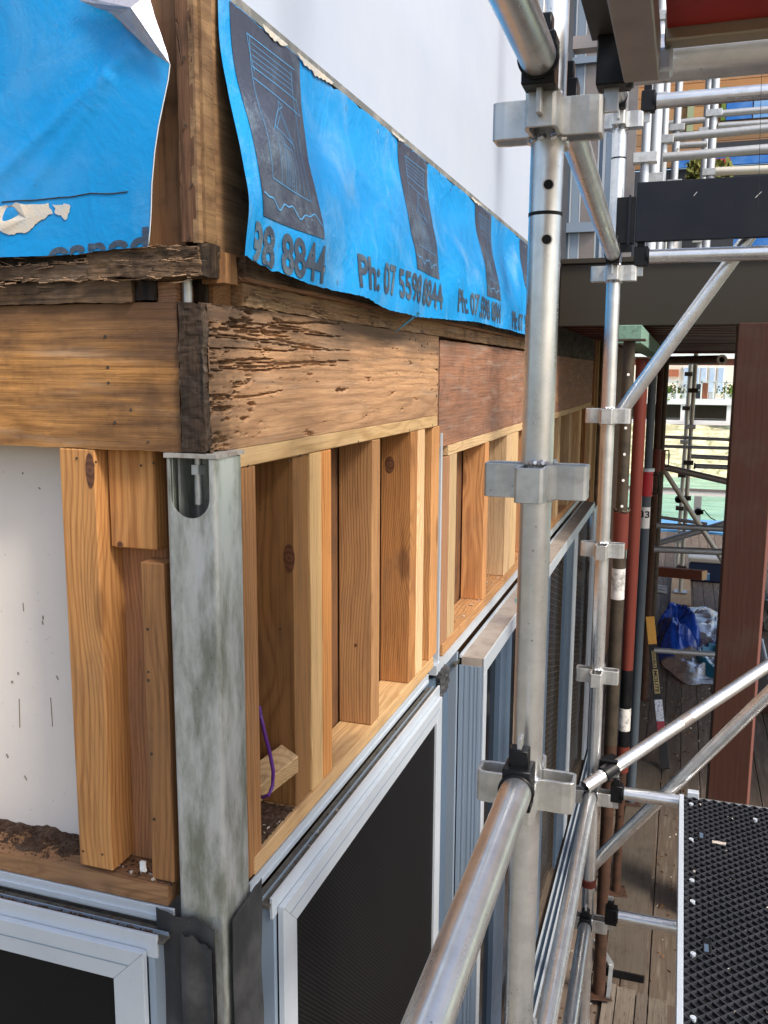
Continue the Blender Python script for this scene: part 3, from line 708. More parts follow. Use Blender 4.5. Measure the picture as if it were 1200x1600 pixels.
# dirt heaps on the plates
def heap(name, fn, n, size, seed, mat, lab, cat='debris'):
    random.seed(seed); m_ = MB()
    for i in range(n):
        c = Vector(fn()); s_ = size*random.uniform(.35, 1.5)*(2.2 if random.random() < .04 else 1)
        ax = [Vector((random.uniform(-1,1), random.uniform(-1,1), random.uniform(-.6,.6))).normalized() for _ in range(3)]
        a1 = ax[0]*s_; a2 = ax[0].cross(ax[1]).normalized()*s_*random.uniform(.4,.9); a3 = Vector((0,0,1))*s_*.35
        m_.add([c-a1, c+a2*.8, c+a1*.9, c-a2, c+a3*random.uniform(.5,1.4), c-a3*.2], [(0,3,4),(3,2,4),(2,1,4),(1,0,4),(3,0,5),(2,3,5),(1,2,5),(0,1,5)])
    o = m_.build(name, mat); tag(o, lab, cat, kind='stuff'); return o
heap('sawdust_debris', lambda: (random.uniform(-.7, X(95,1300)-.0), random.triangular(.0, .093, .09), ZS+.037+random.random()*.004), 1500, .003, 1, M_soil, 'brown dirt and rot crumbs lying along the left bottom plate')
def soil(u, v):
    x_ = -.75+(X(122,1300)+.75)*u; y_ = .012+.085*v
    n_ = noise.noise(Vector((x_*25, y_*25, 1)))+.5*noise.noise(Vector((x_*80, y_*80, 4)))
    return Vector((x_, y_, ZS+.034+max(0, .007*v+.006*n_*min(1, v*3))))
tag(MB().grid(soil, 160, 30).build('dirt_layer', M_soil, smooth=60), 'layer of damp brown dirt on the left bottom plate', 'dirt', kind='stuff')
def soil2(u, v):
    x_ = -.088+.080*v; y_ = Y(405)+(Y(462)-Y(405))*u
    n_ = noise.noise(Vector((x_*60, y_*40, 1)))+.5*noise.noise(Vector((x_*150, y_*100, 4)))
    return Vector((x_, y_, ZS+.0362+max(0, .003*(1-v)+.003*n_)))
tag(MB().grid(soil2, 50, 30).build('dirt_layer', M_soil, smooth=60), 'thin brown dirt layer on the sill of the first right-hand stud bay', 'dirt', kind='stuff')
heap('paint_chips', lambda: (random.uniform(X(180,1350), X(268,1350)), random.uniform(.005, .06), ZS+.038), 120, .004, 2, M_soil, 'dark crumbs around the foot of the short stud')
heap('white_chips', lambda: (random.uniform(X(150,1350), X(268,1350)), random.uniform(.0, .05), ZS+.039), 10, .005, 3, M_chip, 'white paint chips beside the foot of the short stud')
c = P(225, 1354, 1, .0); tag(MB().roughbox(c.x-.004, c.x+.006, -.004, .001, c.z-.008, c.z+.010, seg=.003, amp=.002).build('plaster_chip', paint('white_chip', (.8,.8,.78), .6)), 'white plaster flake on the left sill by the short stud', 'flake')
heap('bay_debris', lambda: (random.uniform(-.085, -.006), random.uniform(Y(406), Y(462)), ZS+.037), 420, .003, 4, M_soil, 'brown crumbs on the sill of the first right-hand stud bay')
heap('bay_chips', lambda: (random.uniform(-.07, -.01), random.uniform(Y(406), Y(440)), ZS+.039), 16, .005, 5, M_chip, 'pale flakes on the sill under the purple cable')
heap('bay_dust', lambda: (random.uniform(-.085, -.006), random.uniform(1.75, 6.0), ZS+.042), 500, .004, 6, M_chip, 'grey dust and chips on the farther sill bays')

# ------------------------------------------------------------------ galvanised corner post
px0, px1 = X(257, 720), X(336, 720)
PW = px1-px0; PT = 3.011
gp = thing('steel_post', 'galvanised square steel corner post with a rounded slot at its top', 'steel post', ((px0+px1)/2, .05, 0))
T = .005; R0 = .008
def post_outline():
    pts = []
    x0, x1, y0, y1 = px0, px1, .0, PW
    for cx, cy, a0 in ((x0+R0, y0+R0, 180), (x1-R0, y0+R0, 270), (x1-R0, y1-R0, 0), (x0+R0, y1-R0, 90)):
        for k in range(6):
            an = R_(a0+18*k); pts.append((cx+R0*math.cos(an), cy+R0*math.sin(an)))
    return pts
ol = post_outline()
m_ = MB(); n = len(ol)
# three plain sides (loop without the front flat) as a shell of thickness
hx0, hx1, hz = X(265, 760), X(327, 760), P(293, 812, 1, 0).z
hr = (hx1-hx0)/2
vs = []; fs = []
for zz in (-.2, PT):
    for (x_, y_) in ol: vs.append((x_, y_, zz))
for i in range(n):
    j = (i+1) % n
    if i == 5: continue      # the front flat, built with its slot below
    fs.append((i, j, n+j, n+i))
m_.add(vs, fs)
inn = [(px0+T+(x_-px0)*(PW-2*T)/PW, T+y_*(PW-2*T)/PW) for x_, y_ in ol]
vs = []; fs = []
for zz in (-.2, PT):
    for (x_, y_) in inn: vs.append((x_, y_, zz))
for i in range(n):
    j = (i+1) % n
    if i == 5: continue
    fs.append((j, i, n+i, n+j))
m_.add(vs, fs)
fx0, fx1 = ol[5][0], ol[6][0]
arc = [(hx0, PT)]
cz = hz+hr
for k in range(17):
    an = R_(180+180*k/16); arc.append((hx0+hr+hr*math.cos(an), cz+hr*.95*math.sin(an)))
arc.append((hx1, PT))
poly = [(fx0, -.2), (fx1, -.2), (fx1, PT)] + [(a_, b_) for a_, b_ in reversed(arc)] + [(fx0, PT)]
m_.prism([(a_, 0, b_) for a_, b_ in poly], (0, T, 0))
m_.build('hollow_section', M_post, gp, smooth=40)
MB().roughbox(px0-.001, px1+.003, -.001, PW+.004, PT+.001, PT+.0085, seg=.006, amp=.0012).build('cap_plate', paint('rusty_cap', (.40,.38,.34), .7, .3, .8, (.14,.07,.04), 40), gp)
bx = X(310, 740, .03)
bt = MB().tube((bx, .03, PT-.078), (bx, .03, PT), .0065, 16)
for i in range(14): bt.tube((bx, .03, PT-.076+i*.003), (bx, .03, PT-.0745+i*.003), .0074, 16)
bt = bt.build('bolt', M_cup, gp, smooth=40)
MB().tube((bx, .03, PT-.028), (bx, .03, PT-.012), .0125, 6).build('nut', M_cup, bt)
MB().box(px0+.012, px0+.016, .02, .03, PT-.1, PT-.002).build('inner_fin', M_cup, gp)

# ------------------------------------------------------------------ black flashing strips
def strip(name, pts, dep, lab, seed, nrm):
    m_ = MB(); 
    m_.prism(pts, dep); o = m_.build(name, M_flash, bevel=.0006); return tag(o, lab, 'flashing')
def fsheet(name, x0, x1, z0, z1, y0, lab, seed, dx=0):
    def fn(u, v):
        x_ = x0+(x1-x0)*u; z_ = z0+(z1-z0)*v
        if v > .97: z_ += .012*noise.noise(Vector((u*4, seed, 1)))-.018*u
        y_ = y0 - .006*noise.noise(Vector((x_*20, seed, z_*5))) - .004*math.sin(u*7+z_*3)
        return Vector((x_, y_, z_))
    o = MB().grid(fn, 24, 90).build(name, M_flash, solid=.0012, smooth=50); return tag(o, lab, 'flashing')
fsheet('flashing_strip', X(248,1480,-.01), X(338,1480,-.01), .3, P(290,1425,1,-.01).z, -.012, 'torn black flashing strip on the left of the steel post foot', 3)
fsheet('flashing_patch', X(285,1480,-.018), X(333,1480,-.018), .3, P(290,1455,1,-.018).z, -.022, 'second layer of black flashing overlapping the torn strip left of the post', 5)
def fn(u, v):
    a0 = P(363, 1440, 1, .0); a1 = P(409, 1400, 1, .10)
    x_ = a0.x+(a1.x-a0.x)*u; y_ = .0+.10*u; zt = P(363, 1440, 1, .0).z*(1-u)+P(409, 1372, 1, .10).z*u
    z_ = .3+(zt-.3)*v
    if v > .96: z_ += .01*noise.noise(Vector((u*6, 2, 2)))
    x_ += .004*noise.noise(Vector((u*5, 9, z_*7)))
    return Vector((x_, y_, z_))
tag(MB().grid(fn, 20, 90).build('flashing_strip', M_flash, solid=.0012, smooth=50), 'curled black flashing strip between the steel post and right window frame', 'flashing')

# ------------------------------------------------------------------ windows
def wbox(side, u0, u1, n0, n1, z0, z1):
    if side == 'R': return B(n0, n1, u0, u1, z0, z1)
    return B(-u1, -u0, -n1, -n0, z0, z1)
def window(side, u0, u1, zt, zb, lab, frame=.055, glass=M_screen, right_end=True):
    t = thing('window', lab, 'window', (0, (u0+u1)/2, zb) if side == 'R' else (-(u0+u1)/2, 0, zb))
    # head: flange, dirty channel, outer lip
    wbox(side, u0-.03, u1+.03, -.002, .003, zt-.032, zt-.002).build('head_flange', M_aluW, t, bevel=.0006)
    wbox(side, u0-.03, u1+.02, .003, .0065, zt-.026, zt-.018).build('flange_rib', M_aluW, t)
    wbox(side, u0-.03, u1+.02, .003, .040, zt-.046, zt-.040).build('head_channel', M_grit, t)
    wbox(side, u0-.03, u1+.02, .020, .022, zt-.040, zt-.034).build('channel_rib', M_alu, t)
    wbox(side, u0-.02, u1+.02, .037, .043, zt-.072, zt-.030).build('head_lip', M_aluW, t, bevel=.0006)
    # jamb on both ends
    for (a_, b_) in ((u0-.030, u0-.006), (u1+.006, u1+.026)):
        wbox(side, a_, b_, -.03, .010, zb, zt-.047).build('jamb', M_aluB if a_ > u0 else M_aluW, t, bevel=.0006)
    for (a_, b_) in ((u0-.014, u0-.001), (u1+.001, u1+.012)):
        wbox(side, a_, b_, .011, .042, zb, zt-.047).build('jamb_lip', M_alu, t, bevel=.0006)
    # mitred screen frame: four prisms
    n0, n1 = .044, .056; za = zt-.058
    def pt(u, n_, z_): return (n_, u, z_) if side == 'R' else (-u, -n_, z_)
    def piece(c): 
        off = Vector(pt(0, n1-n0, 0))
        m2 = MB().prism([pt(a_, n0, b_) for a_, b_ in c], off)
        o = m2.build('screen_frame', M_aluW, t, bevel=.0008)
    f = frame
    piece([(u0, za), (u1, za), (u1-f, za-f), (u0+f, za-f)])
    piece([(u0, zb), (u0, za-.0005), (u0+f, za-f-.0005), (u0+f, zb+f)])
    piece([(u1, zb), (u1-f, zb+f), (u1-f, za-f-.0005), (u1, za-.0005)])
    piece([(u0, zb), (u0+f, zb+f), (u1-f, zb+f), (u1, zb)])
    # groove lines on the top rail
    wbox(side, u0+f*.5, u1-f*.5, n1, n1+.0008, za-f*.5, za-f*.46).build('groove', M_alu, t)
    wbox(side, u0+f+.0005, u1-f-.0005, n0+.002, n0+.005, zb+f, za-f-.0005).build('screen_mesh' if glass is M_screen else 'pane', glass, t)
    return t
wu0 = P(443, 1410, 0, .056).y; wu1 = P(691, 1100, 0, .056).y
print('win1', wu0, wu1, P(443,1410,0,.056).z, P(690,1075,0,.056).z)
window('R', wu0, wu1, ZS, .02, 'tall pale aluminium window with black insect screen right of the steel post', frame=.06)
c = P(222, 1468, 1, -.056)
print('winL', c.x, c.z)
window('L', -c.x, 1.6, ZS, .02, 'pale aluminium window with dark glass below the left sill, bottom left', frame=.062, glass=M_glass)
heap('channel_dirt', lambda: (random.uniform(-.9, c.x), random.triangular(-.036, -.006, -.03), ZS-.038), 700, .0035, 8, M_soil, 'rusty brown leaf dirt in the left window head channel')
heap('channel_grit', lambda: (random.uniform(.006, .034), random.uniform(wu0, wu1), ZS-.039), 260, .002, 9, M_soil, 'dark grit in the right window head channel')
heap('channel_stones', lambda: (random.uniform(.012, .03), random.uniform(wu0+.05, wu0+.5), ZS-.037), 5, .006, 10, M_chip, 'pink stone chip resting in the right window head channel')

# second window group: deep box frame
n2 = .10
c2 = P(757, 1030, 0, n2); u0 = c2.y; ZD = c2.z; n1 = P(718, 1025, 1, u0).x
print('win2', u0, ZD, n1, P(930, 780, 0, n2))
uE = P(929, 785, 0, n2).y
sdr = thing('sliding_door', 'blue grey aluminium sliding door set with glass and diamond mesh security panels', 'sliding door', (.05, 3.5, 0))
B(-.02, .006, u0-.30, 6.3, ZS-.034, ZS-.002).build('head_flange', M_aluW, sdr)
B(.0, n1+.0, u0-.06, 6.3, ZD-.02, ZD-.008).build('head_channel', M_darkplate, sdr)
B(n1, n1+.008, u0, uE, ZD-.004, ZD+.008).build('head_lip', M_aluW, sdr)
B(n1+.008, n2-.004, u0+.001, uE, ZD-.03, ZD).build('head_cover', M_dust, sdr)
B(n2-.004, n2+.002, u0-.001, uE, ZD-.055, ZD+.003).build('head_face', M_aluW, sdr, bevel=.001)
# side stile with grooves
B(n1, n2-.004, u0, u0+.012, .03, ZD-.03).build('side_stile', M_alu, sdr)
for k, (a_, b_) in enumerate(((.0,.012),(.020,.026),(.040,.047),(.056,.060),(.068,.078))):
    if n1+b_ < n2: B(n1+a_, n1+b_, u0-.0015, u0, .03, ZD-.031).build('stile_rib', M_alu, sdr)
B(n2-.004, n2+.002, u0-.001, u0+.045, .03, ZD-.056).build('face_stile', M_aluW, sdr, bevel=.001)
jx = P(700, 1100, 1, u0-.12)
B(P(698, 1100, 1, u0-.03).x, n1-.003, u0-.03, u0-.008, .03, ZS-.04).build('jamb_channel', M_alu, sdr)
B(-.01, .004, u0-.25, u0-.13, .03, ZS-.04).build('jamb_channel', M_aluB, sdr)
def stile(pa, pb, mt, nm='mullion', n_=n2, dn=.03, zz=None):
    B(n_-dn, n_, P(pa, 1000, 0, n_).y, P(pb, 1000, 0, n_).y, .03, (zz or ZD-.056)).build(nm, mt, sdr)
# glass leaves
ya = u0+.045; g1 = P(783, 1000, 0, .08).y
B(.055, .06, ya, P(783,1000,0,.06).y, .03, ZD-.05).build('pane', M_glass, sdr)
stile(783, 800, M_aluB, n_=.08, dn=.03, zz=ZD-.06)
yg = P(800, 1000, 0, .08).y
B(.045, .05, yg, P(856,1000,0,.08).y, .03, ZD-.05).build('pane', M_glass, sdr)
stile(852, 857, M_aluB)
def meshpanel(ya, yb, z0, z1, x_):
    B(x_-.03, x_-.025, ya, yb, z0, z1).build('pane', M_glass, sdr)
    m2 = MB(); dz_, dy = .036, .12
    k0 = int((z0 - z1)/dz_)-int((yb-ya)/dy)-2
    sl_ = dz_/dy
    for sg in (1, -1):
        k = -200
        while k < 200:
            # line z = z0 + k*dz + sg*sl*(y-ya)
            pts_ = []
            zA = z0+k*dz_; 
            ylo, yhi = ya, yb
            if sg > 0:
                ylo = max(ya, ya+(z0-zA)/sl_); yhi = min(yb, ya+(z1-zA)/sl_)
            else:
                ylo = max(ya, ya+(zA-z1)/sl_); yhi = min(yb, ya+(zA-z0)/sl_)
            if yhi-ylo > .01:
                m2.bar((x_-.006+sg*.0015, ylo, zA+sg*sl_*(ylo-ya)), (x_-.006+sg*.0015, yhi, zA+sg*sl_*(yhi-ya)), .0022, .0012, up=(1,0,0))
            k += 1
    return m2.build('diamond_mesh', M_meshw, sdr, kind='stuff')
M_meshw = paint('bronze_mesh_wire', (.13,.108,.085), .45, .5, .3, metalc=.5)
mA = P(857, 1000, 0, n2).y; mB = P(881, 1000, 0, n2).y; mC = P(897, 1000, 0, n2).y; mD = P(924, 1000, 0, n2).y
meshpanel(mA, mB, .04, ZD-.056, n2-.01)
B(n2-.02, n2-.002, mB, P(892,1000,0,n2).y, .03, ZD-.056).build('mullion', M_aluB, sdr)
B(n2-.018, n2+.001, P(892,1000,0,n2).y, mC, .03, ZD-.056).build('mullion_edge', M_aluW, sdr)
meshpanel(mC, mD, .04, ZD-.056, n2-.01)
B(n2-.018, n2+.001, mD, uE, .03, ZD-.056).build('end_stile', M_aluW, sdr)
# floor tracks
for xo in (.115, .145, .175):
    B(xo, xo+.008, u0-.3, 6.3, .002, .03).build('floor_track', M_aluW, sdr)
B(.11, .185, u0-.3, 6.3, -.002, .004).build('floor_sill', M_aluB, sdr)
# black torn joint flashing between the two window sets
fj = P(690, 1060, 0, .01)
tag(MB().roughbox(-.01, .018, fj.y-.03, fj.y+.05, fj.z-.06, fj.z+.03, seg=.008, amp=.012, seed=77).build('flashing_scrap', M_flash), 'crumpled black flashing scrap in the joint between window and sliding door', 'flashing')
tag(B(-.05, -.002, wu1+.03, u0-.255, .0, ZS-.05).build('packing_strip', M_aluB), 'dark blue-grey upright strip beside the sliding door jamb', 'strip')
g_ = P(815, 938, 2, ZD+.004)
tag(MB().add([(g_.x-.02, g_.y-.04, ZD+.003), (g_.x+.02, g_.y, ZD+.006), (g_.x-.0, g_.y+.05, ZD+.012), (g_.x-.03, g_.y+.02, ZD+.004)], [(0,1,2,3)]).build('plastic_scrap', paint('teal_plastic', (.10,.35,.38), .4), solid=.001), 'scrap of teal plastic lying on the dusty door head', 'scrap')

# ------------------------------------------------------------------ blue wraps
import bisect
def interp(xs, ys_, x_):
    if x_ <= xs[0]: return ys_[0]
    if x_ >= xs[-1]: return ys_[-1]
    i = bisect.bisect(xs, x_)-1; t = (x_-xs[i])/(xs[i+1]-xs[i]); t = t*t*(3-2*t)*.3+t*.7
    return ys_[i]*(1-t)+ys_[i+1]*t
bpts = [P(q[0], q[1], 0, .058) for q in ((383,400),(430,422),(490,444),(560,462),(610,486),(650,494),(700,499),(750,504),(790,514),(818,523))]
BY = [p.y for p in bpts]; BZ = [p.z for p in bpts]
WY0, WY1 = P(345, 0, 0, .012).y, 3.35
WYB = P(384, 400, 0, .060).y
print('wrap', WY0, WYB, BY[0])
def sstep(t): t = max(0, min(1, t)); return t*t*(3-2*t)
def wrapx(y_, z_, off=0):
    s_ = (ZW-z_)/.39
    b_ = .008 + .050*sstep((s_-.12)/.75)
    b_ += .006*math.sin(y_*7.3+s_*2.5)*sstep(s_*2) + .0035*math.sin(y_*19+s_*9)*sstep(s_*1.6)
    b_ += .004*noise.noise(Vector((y_*6, s_*5, 3)))*sstep(s_*2)
    # diagonal creases
    for (ya, sa, yb, sb, h_) in ((.42,.15,1.0,.75,.004),(1.25,.2,1.75,.95,.004),(.5,.5,.75,.9,-.003),(2.2,.1,2.6,.9,.003),(1.3,.1,1.45,.9,-.003)):
        dx, dy_ = yb-ya, (sb-sa)*.39; px_, py_ = y_-ya, (s_-sa)*.39
        L2 = dx*dx+dy_*dy_; t = (px_*dx+py_*dy_)/L2
        if -.1 < t < 1.1:
            dd = abs(px_*dy_-py_*dx)/math.sqrt(L2); b_ += h_*math.exp(-(dd/.018)**2)*math.sin(math.pi*max(0, min(1, t)))
    return b_+off
def wtop(y_): return ZW-.004 - max(0, .012*noise.noise(Vector((y_*7, 1, 1)))) - max(0, .006*noise.noise(Vector((y_*33, 2, 1))))
def wbot(y_): return interp(BY, BZ, y_) + .003*noise.noise(Vector((y_*40, 5, 1))) + .0015*noise.noise(Vector((y_*130, 5, 1)))
wr = thing('building_wrap', 'blue building wrap with grey printed panels and phone lettering on the right wall', 'building wrap', (.03, 1.5, 3.35))
def wfn(u, v):
    yl = WY0+(WYB-WY0)*v; y_ = yl+(WY1-yl)*u; z_ = wtop(y_)*(1-v)+wbot(y_)*v
    return Vector((wrapx(y_, z_), y_, z_))
MB().grid(wfn, 420, 60).build('wrap_sheet', M_wrap, wr, smooth=80, solid=-.0006)
PER, BW = .865, .268
BS = P(362, 40, 0, .012).y
def wp(y_, z_, off): return Vector((wrapx(y_, z_)+off, y_, z_))
def band_bottom(y_): return interp(BY, BZ, y_)+.0 
def bz(k, y_):  # lower edge of the printed panel k
    return [3.395, 3.405, 3.41, 3.40][k] 
for k in range(4):
    y0 = BS+PER*k; y1 = min(y0+BW, WY1-.01)
    zb_ = bz(k, y0)
    def bfn(u, v):
        y_ = y0+(y1-y0)*u; zt_ = wtop(y_)-.002; z_ = zt_*(1-v)+zb_*v
        return wp(y_, z_, .0013)
    MB().grid(bfn, 40, 50).build('printed_panel', M_print, wr, smooth=80)
    if k > 2: continue
    # line drawing on the panel
    ln = MB()
    def seg(pts_, wd=.0015):
        out = []
        for (a_, b_), (c_, d_) in zip(pts_, pts_[1:]):
            n_ = max(2, int(math.hypot((c_-a_)*BW, (d_-b_)*.33)/.012))
            for i in range(n_): out.append((a_+(c_-a_)*i/n_, b_+(d_-b_)*i/n_))
        out.append(pts_[-1])
        P3 = []
        for (a_, b_) in out: P3.append((y0+BW*a_, zb_+(ZW-.02-zb_)*b_))
        vs_, fs_ = [], []
        for i, (a_, b_) in enumerate(P3):
            a2, b2 = P3[min(i+1, len(P3)-1)]; a1, b1 = P3[max(i-1, 0)]
            dx, dz_ = a2-a1, b2-b1; L = math.hypot(dx, dz_) or 1; nx, nz_ = -dz_/L*wd/2, dx/L*wd/2
            vs_.append(wp(a_+nx, b_+nz_, .0022)); vs_.append(wp(a_-nx, b_-nz_, .0022))
        for i in range(len(P3)-1): fs_.append((2*i, 2*i+1, 2*i+3, 2*i+2))
        ln.add(vs_, fs_)
    seg([(.20,.22),(.86,.20)]); seg([(.20,.22),(.24,.95)]); seg([(.86,.20),(.84,.93)]);
    seg([(.20,.95),(.90,.95)]); seg([(.20,.95),(.27,.78)]); seg([(.24,.80),(.90,.78)]); seg([(.24,.74),(.93,.70)]); seg([(.93,.70),(.90,.78)])
    for t in (.83,.86,.89,.92): seg([(.26,t),(.86,t-.01)], .0009)
    seg([(.36,.50),(.55,.66),(.72,.47)]); seg([(.42,.52),(.55,.62),(.66,.50)], .001); seg([(.55,.66),(.56,.70),(.62,.68),(.57,.66)])
    seg([(.40,.53),(.70,.49)]); seg([(.48,.45),(.62,.44)])
    for a_ in (.36,.44,.48,.62,.68,.76): seg([(a_,.22),(a_+.02,.52 if a_ > .5 else .50)], .0011)
    for a_ in (.51,.545,.58): seg([(a_,.22),(a_,.40)], .0009)
    wavy = [(i/40, .10+.022*math.sin(i*.42)+.012*math.sin(i*.9+1)) for i in range(1, 40)]
    seg(wavy, .0026)
    ln.build('line_drawing', M_line, wr)
def text_mesh(body, size):
    cu = bpy.data.curves.new('txt', 'FONT'); cu.body = body; cu.size = size; cu.resolution_u = 5; cu.offset = size*.03
    ob = bpy.data.objects.new('txt', cu); COL.objects.link(ob)
    bpy.context.view_layer.update()
    me = bpy.data.meshes.new_from_object(ob.evaluated_get(bpy.context.evaluated_depsgraph_get()))
    bpy.data.objects.remove(ob); bpy.data.curves.remove(cu)
    bm = bmesh.new(); bm.from_mesh(me); bpy.data.meshes.remove(me)
    return bm
def clip(bm, co, no):
    bmesh.ops.bisect_plane(bm, geom=list(bm.verts)+list(bm.edges)+list(bm.faces), plane_co=co, plane_no=no, clear_outer=True)
def bm_finish(bm, name, mat, parent, fn):
    for v in bm.verts: v.co = fn(v.co)
    vs = [tuple(v.co) for v in bm.verts]; 
    for i, v in enumerate(bm.verts): v.index = i
    fs = [tuple(v.index for v in f.verts) for f in bm.faces]
    m2 = MB(); m2.v = vs; m2.f = fs; bm.free()
    return m2.build(name, mat, parent)
def slice_x(bm, step):
    xs_ = [v.co.x for v in bm.verts]; x_ = min(xs_)+step
    while x_ < max(xs_):
        bmesh.ops.bisect_plane(bm, geom=list(bm.verts)+list(bm.edges)+list(bm.faces), plane_co=(x_,0,0), plane_no=(1,0,0)); x_ += step
    ys2 = [v.co.y for v in bm.verts]; y_ = min(ys2)+step
    while y_ < max(ys2):
        bmesh.ops.bisect_plane(bm, geom=list(bm.verts)+list(bm.edges)+list(bm.faces), plane_co=(0,y_,0), plane_no=(0,1,0)); y_ += step
for k in range(4):
    bm = text_mesh('Ph: 07 5598 8844', 1.0)
    wdt = max(v.co.x for v in bm.verts); hgt = .72
    y1 = BS+PER*k+BW+.012; y0 = y1-.70; H = .066; zb_ = bz(k, 0)-.012-H
    sx = (y1-y0)/wdt; sy = H/hgt
    lim = WY0+.004 if k == 0 else None
    for v in bm.verts: v.co.x = y0+v.co.x*sx; v.co.y = zb_+v.co.y*sy
    clip(bm, (0, 3.5, 0), (0, 1, 0))
    if lim: clip(bm, (lim,0,0), (-1,0,0))
    clip(bm, (WY1-.01,0,0), (1,0,0))
    slice_x(bm, .02)
    dl = [f for f in bm.faces if f.calc_center_median().y < wbot(f.calc_center_median().x)+.001]
    bmesh.ops.delete(bm, geom=dl, context='FACES')
    for v in list(bm.verts):
        lo_ = wbot(v.co.x)+.0008
        if v.co.y < lo_: v.co.y = lo_
    if len(bm.faces): bm_finish(bm, 'lettering', M_ink, wr, lambda c_: wp(c_.x, c_.y, .0016))
    else: bm.free()
# torn pale patches at the upper edge
def patch(y0, y1, h_, seed):
    def fn(u, v):
        y_ = y0+(y1-y0)*u; e = math.sin(math.pi*u)**.5*h_*(.7+.5*noise.noise(Vector((y_*60, seed, 0))))
        z_ = ZW-.002-e*v; return wp(y_, z_, .004+.001*noise.noise(Vector((y_*90, z_*90, 1))))
    MB().grid(fn, 40, 6).build('torn_edge', M_scuff, wr)
patch(.20, .30, .016, 1); patch(.34, .52, .018, 2); patch(.90, 1.0, .01, 3); patch(1.75, 1.9, .012, 4)
random.seed(15)
for k in range(26):
    y_ = random.uniform(.15, 3.0); z_ = wtop(y_)-random.uniform(.008, .03) if k % 3 else wbot(y_)+random.uniform(.01, .03)
    c_ = wp(y_, z_, .0022); MB().bar(c_, c_+Vector((0, random.uniform(-.004,.004), .009)), .0012, .0012, up=(1,0,0)).build('staple', M_cup if k % 2 else M_rust2, wr)
# dark thread hanging from the wrap
a_ = P(652, 487, 0, .055); b_ = P(618, 518, 0, .03)
tag(MB().prism([a_, a_+Vector((0,.02,-.004)), b_], (.002,0,0)).build('wrap_shred', M_teal), 'narrow dark green shred hanging from the wrap over the right beam', 'shred')

# left wrap
wl = thing('building_wrap', 'faded blue building wrap with a folded silver corner on the left wall', 'building wrap', (-.4, -.02, 3.4))
lp_ = [(265,100),(263,125),(257,160),(250,200),(245,240),(241,290),(240,330),(238,360),(235,386)]
re_ = [P(a_, b_, 1, -.02) for a_, b_ in lp_]
tz_ = [P(a_, b_, 1, -.02) for a_, b_ in ((90,-12),(125,0),(170,17),(190,36),(225,70),(265,100))]
bz_ = [P(a_, b_, 1, -.02) for a_, b_ in ((0,403),(60,401),(120,398),(150,393),(190,389),(235,386))]
def ledge(z_):
    zs_ = [p.z for p in reversed(re_)]; xs_ = [p.x for p in reversed(re_)]
    return interp(zs_, xs_, z_)
def lbot(x_): return interp([p.x for p in bz_], [p.z for p in bz_], x_)+.002*noise.noise(Vector((x_*60, 1, 1)))
def ltop(x_):
    if x_ < tz_[0].x: return 3.9
    return interp([p.x for p in tz_], [p.z for p in tz_], x_)
def ly(x_, z_):
    y_ = -.016 - .010*sstep((3.75-z_)/.4) + .003*math.sin(x_*14+z_*9) + .004*noise.noise(Vector((x_*5, z_*5, 2)))
    for (xa, za, xb, zb2) in ((-.5,3.36,-.13,3.60),(-.45,3.28,-.16,3.56)):
        dx, dz_ = xb-xa, zb2-za; L2 = dx*dx+dz_*dz_; t = ((x_-xa)*dx+(z_-za)*dz_)/L2
        if 0 < t < 1.1:
            dd = abs((x_-xa)*dz_-(z_-za)*dx)/math.sqrt(L2); y_ -= .005*math.exp(-(dd/.012)**2)
    return y_
lx0 = -1.1; lx1 = re_[0].x
def lfn(u, v):
    x_ = lx0+(lx1-lx0)*u; zt_ = ltop(x_); zb3 = lbot(x_); z_ = zb3+(zt_-zb3)*v
    xe = ledge(z_)
    x2 = min(x_, xe)
    return Vector((x2, ly(x2, z_), z_))
# build with the real outline: rows in z, each row from the left to its own right edge
def lfn2(u, v):
    z_ = bz_[-1].z+(3.86-bz_[-1].z)*v
    zt_max = tz_[-1].z
    if z_ <= zt_max: xe = ledge(z_)
    else:
        xe = interp([p.z for p in reversed(tz_)], [p.x for p in reversed(tz_)], z_)
    x_ = lx0+(xe-lx0)*u
    if v == 0: z_ = lbot(x_)
    elif v < .1: z_ = z_+(lbot(x_)-bz_[-1].z)*(1-v/.1)
    return Vector((x_, ly(x_, z_), z_))
MB().grid(lfn2, 160, 110).build('wrap_sheet', M_wrapL, wl, smooth=80, solid=.0006)
fp = [P(a_, b_, 1, -.03) for a_, b_ in ((120,-8),(126,2),(150,12),(168,18),(182,26),(205,50),(235,80),(266,101),(262,85),(252,55),(240,20),(232,-8))]
cc = P(205, 12, 1, -.052)
fm = MB().add(fp+[cc], [(i, (i+1) % len(fp), len(fp)) for i in range(len(fp))])
o_ = fm.build('folded_corner', M_silver, wl, solid=.0006)
bmx = bmesh.new(); bmx.from_mesh(o_.data); bmesh.ops.subdivide_edges(bmx, edges=list(bmx.edges), cuts=3, use_grid_fill=True)
for v_ in bmx.verts: v_.co.y += .002*noise.noise(v_.co*60)
bmx.to_mesh(o_.data); bmx.free()
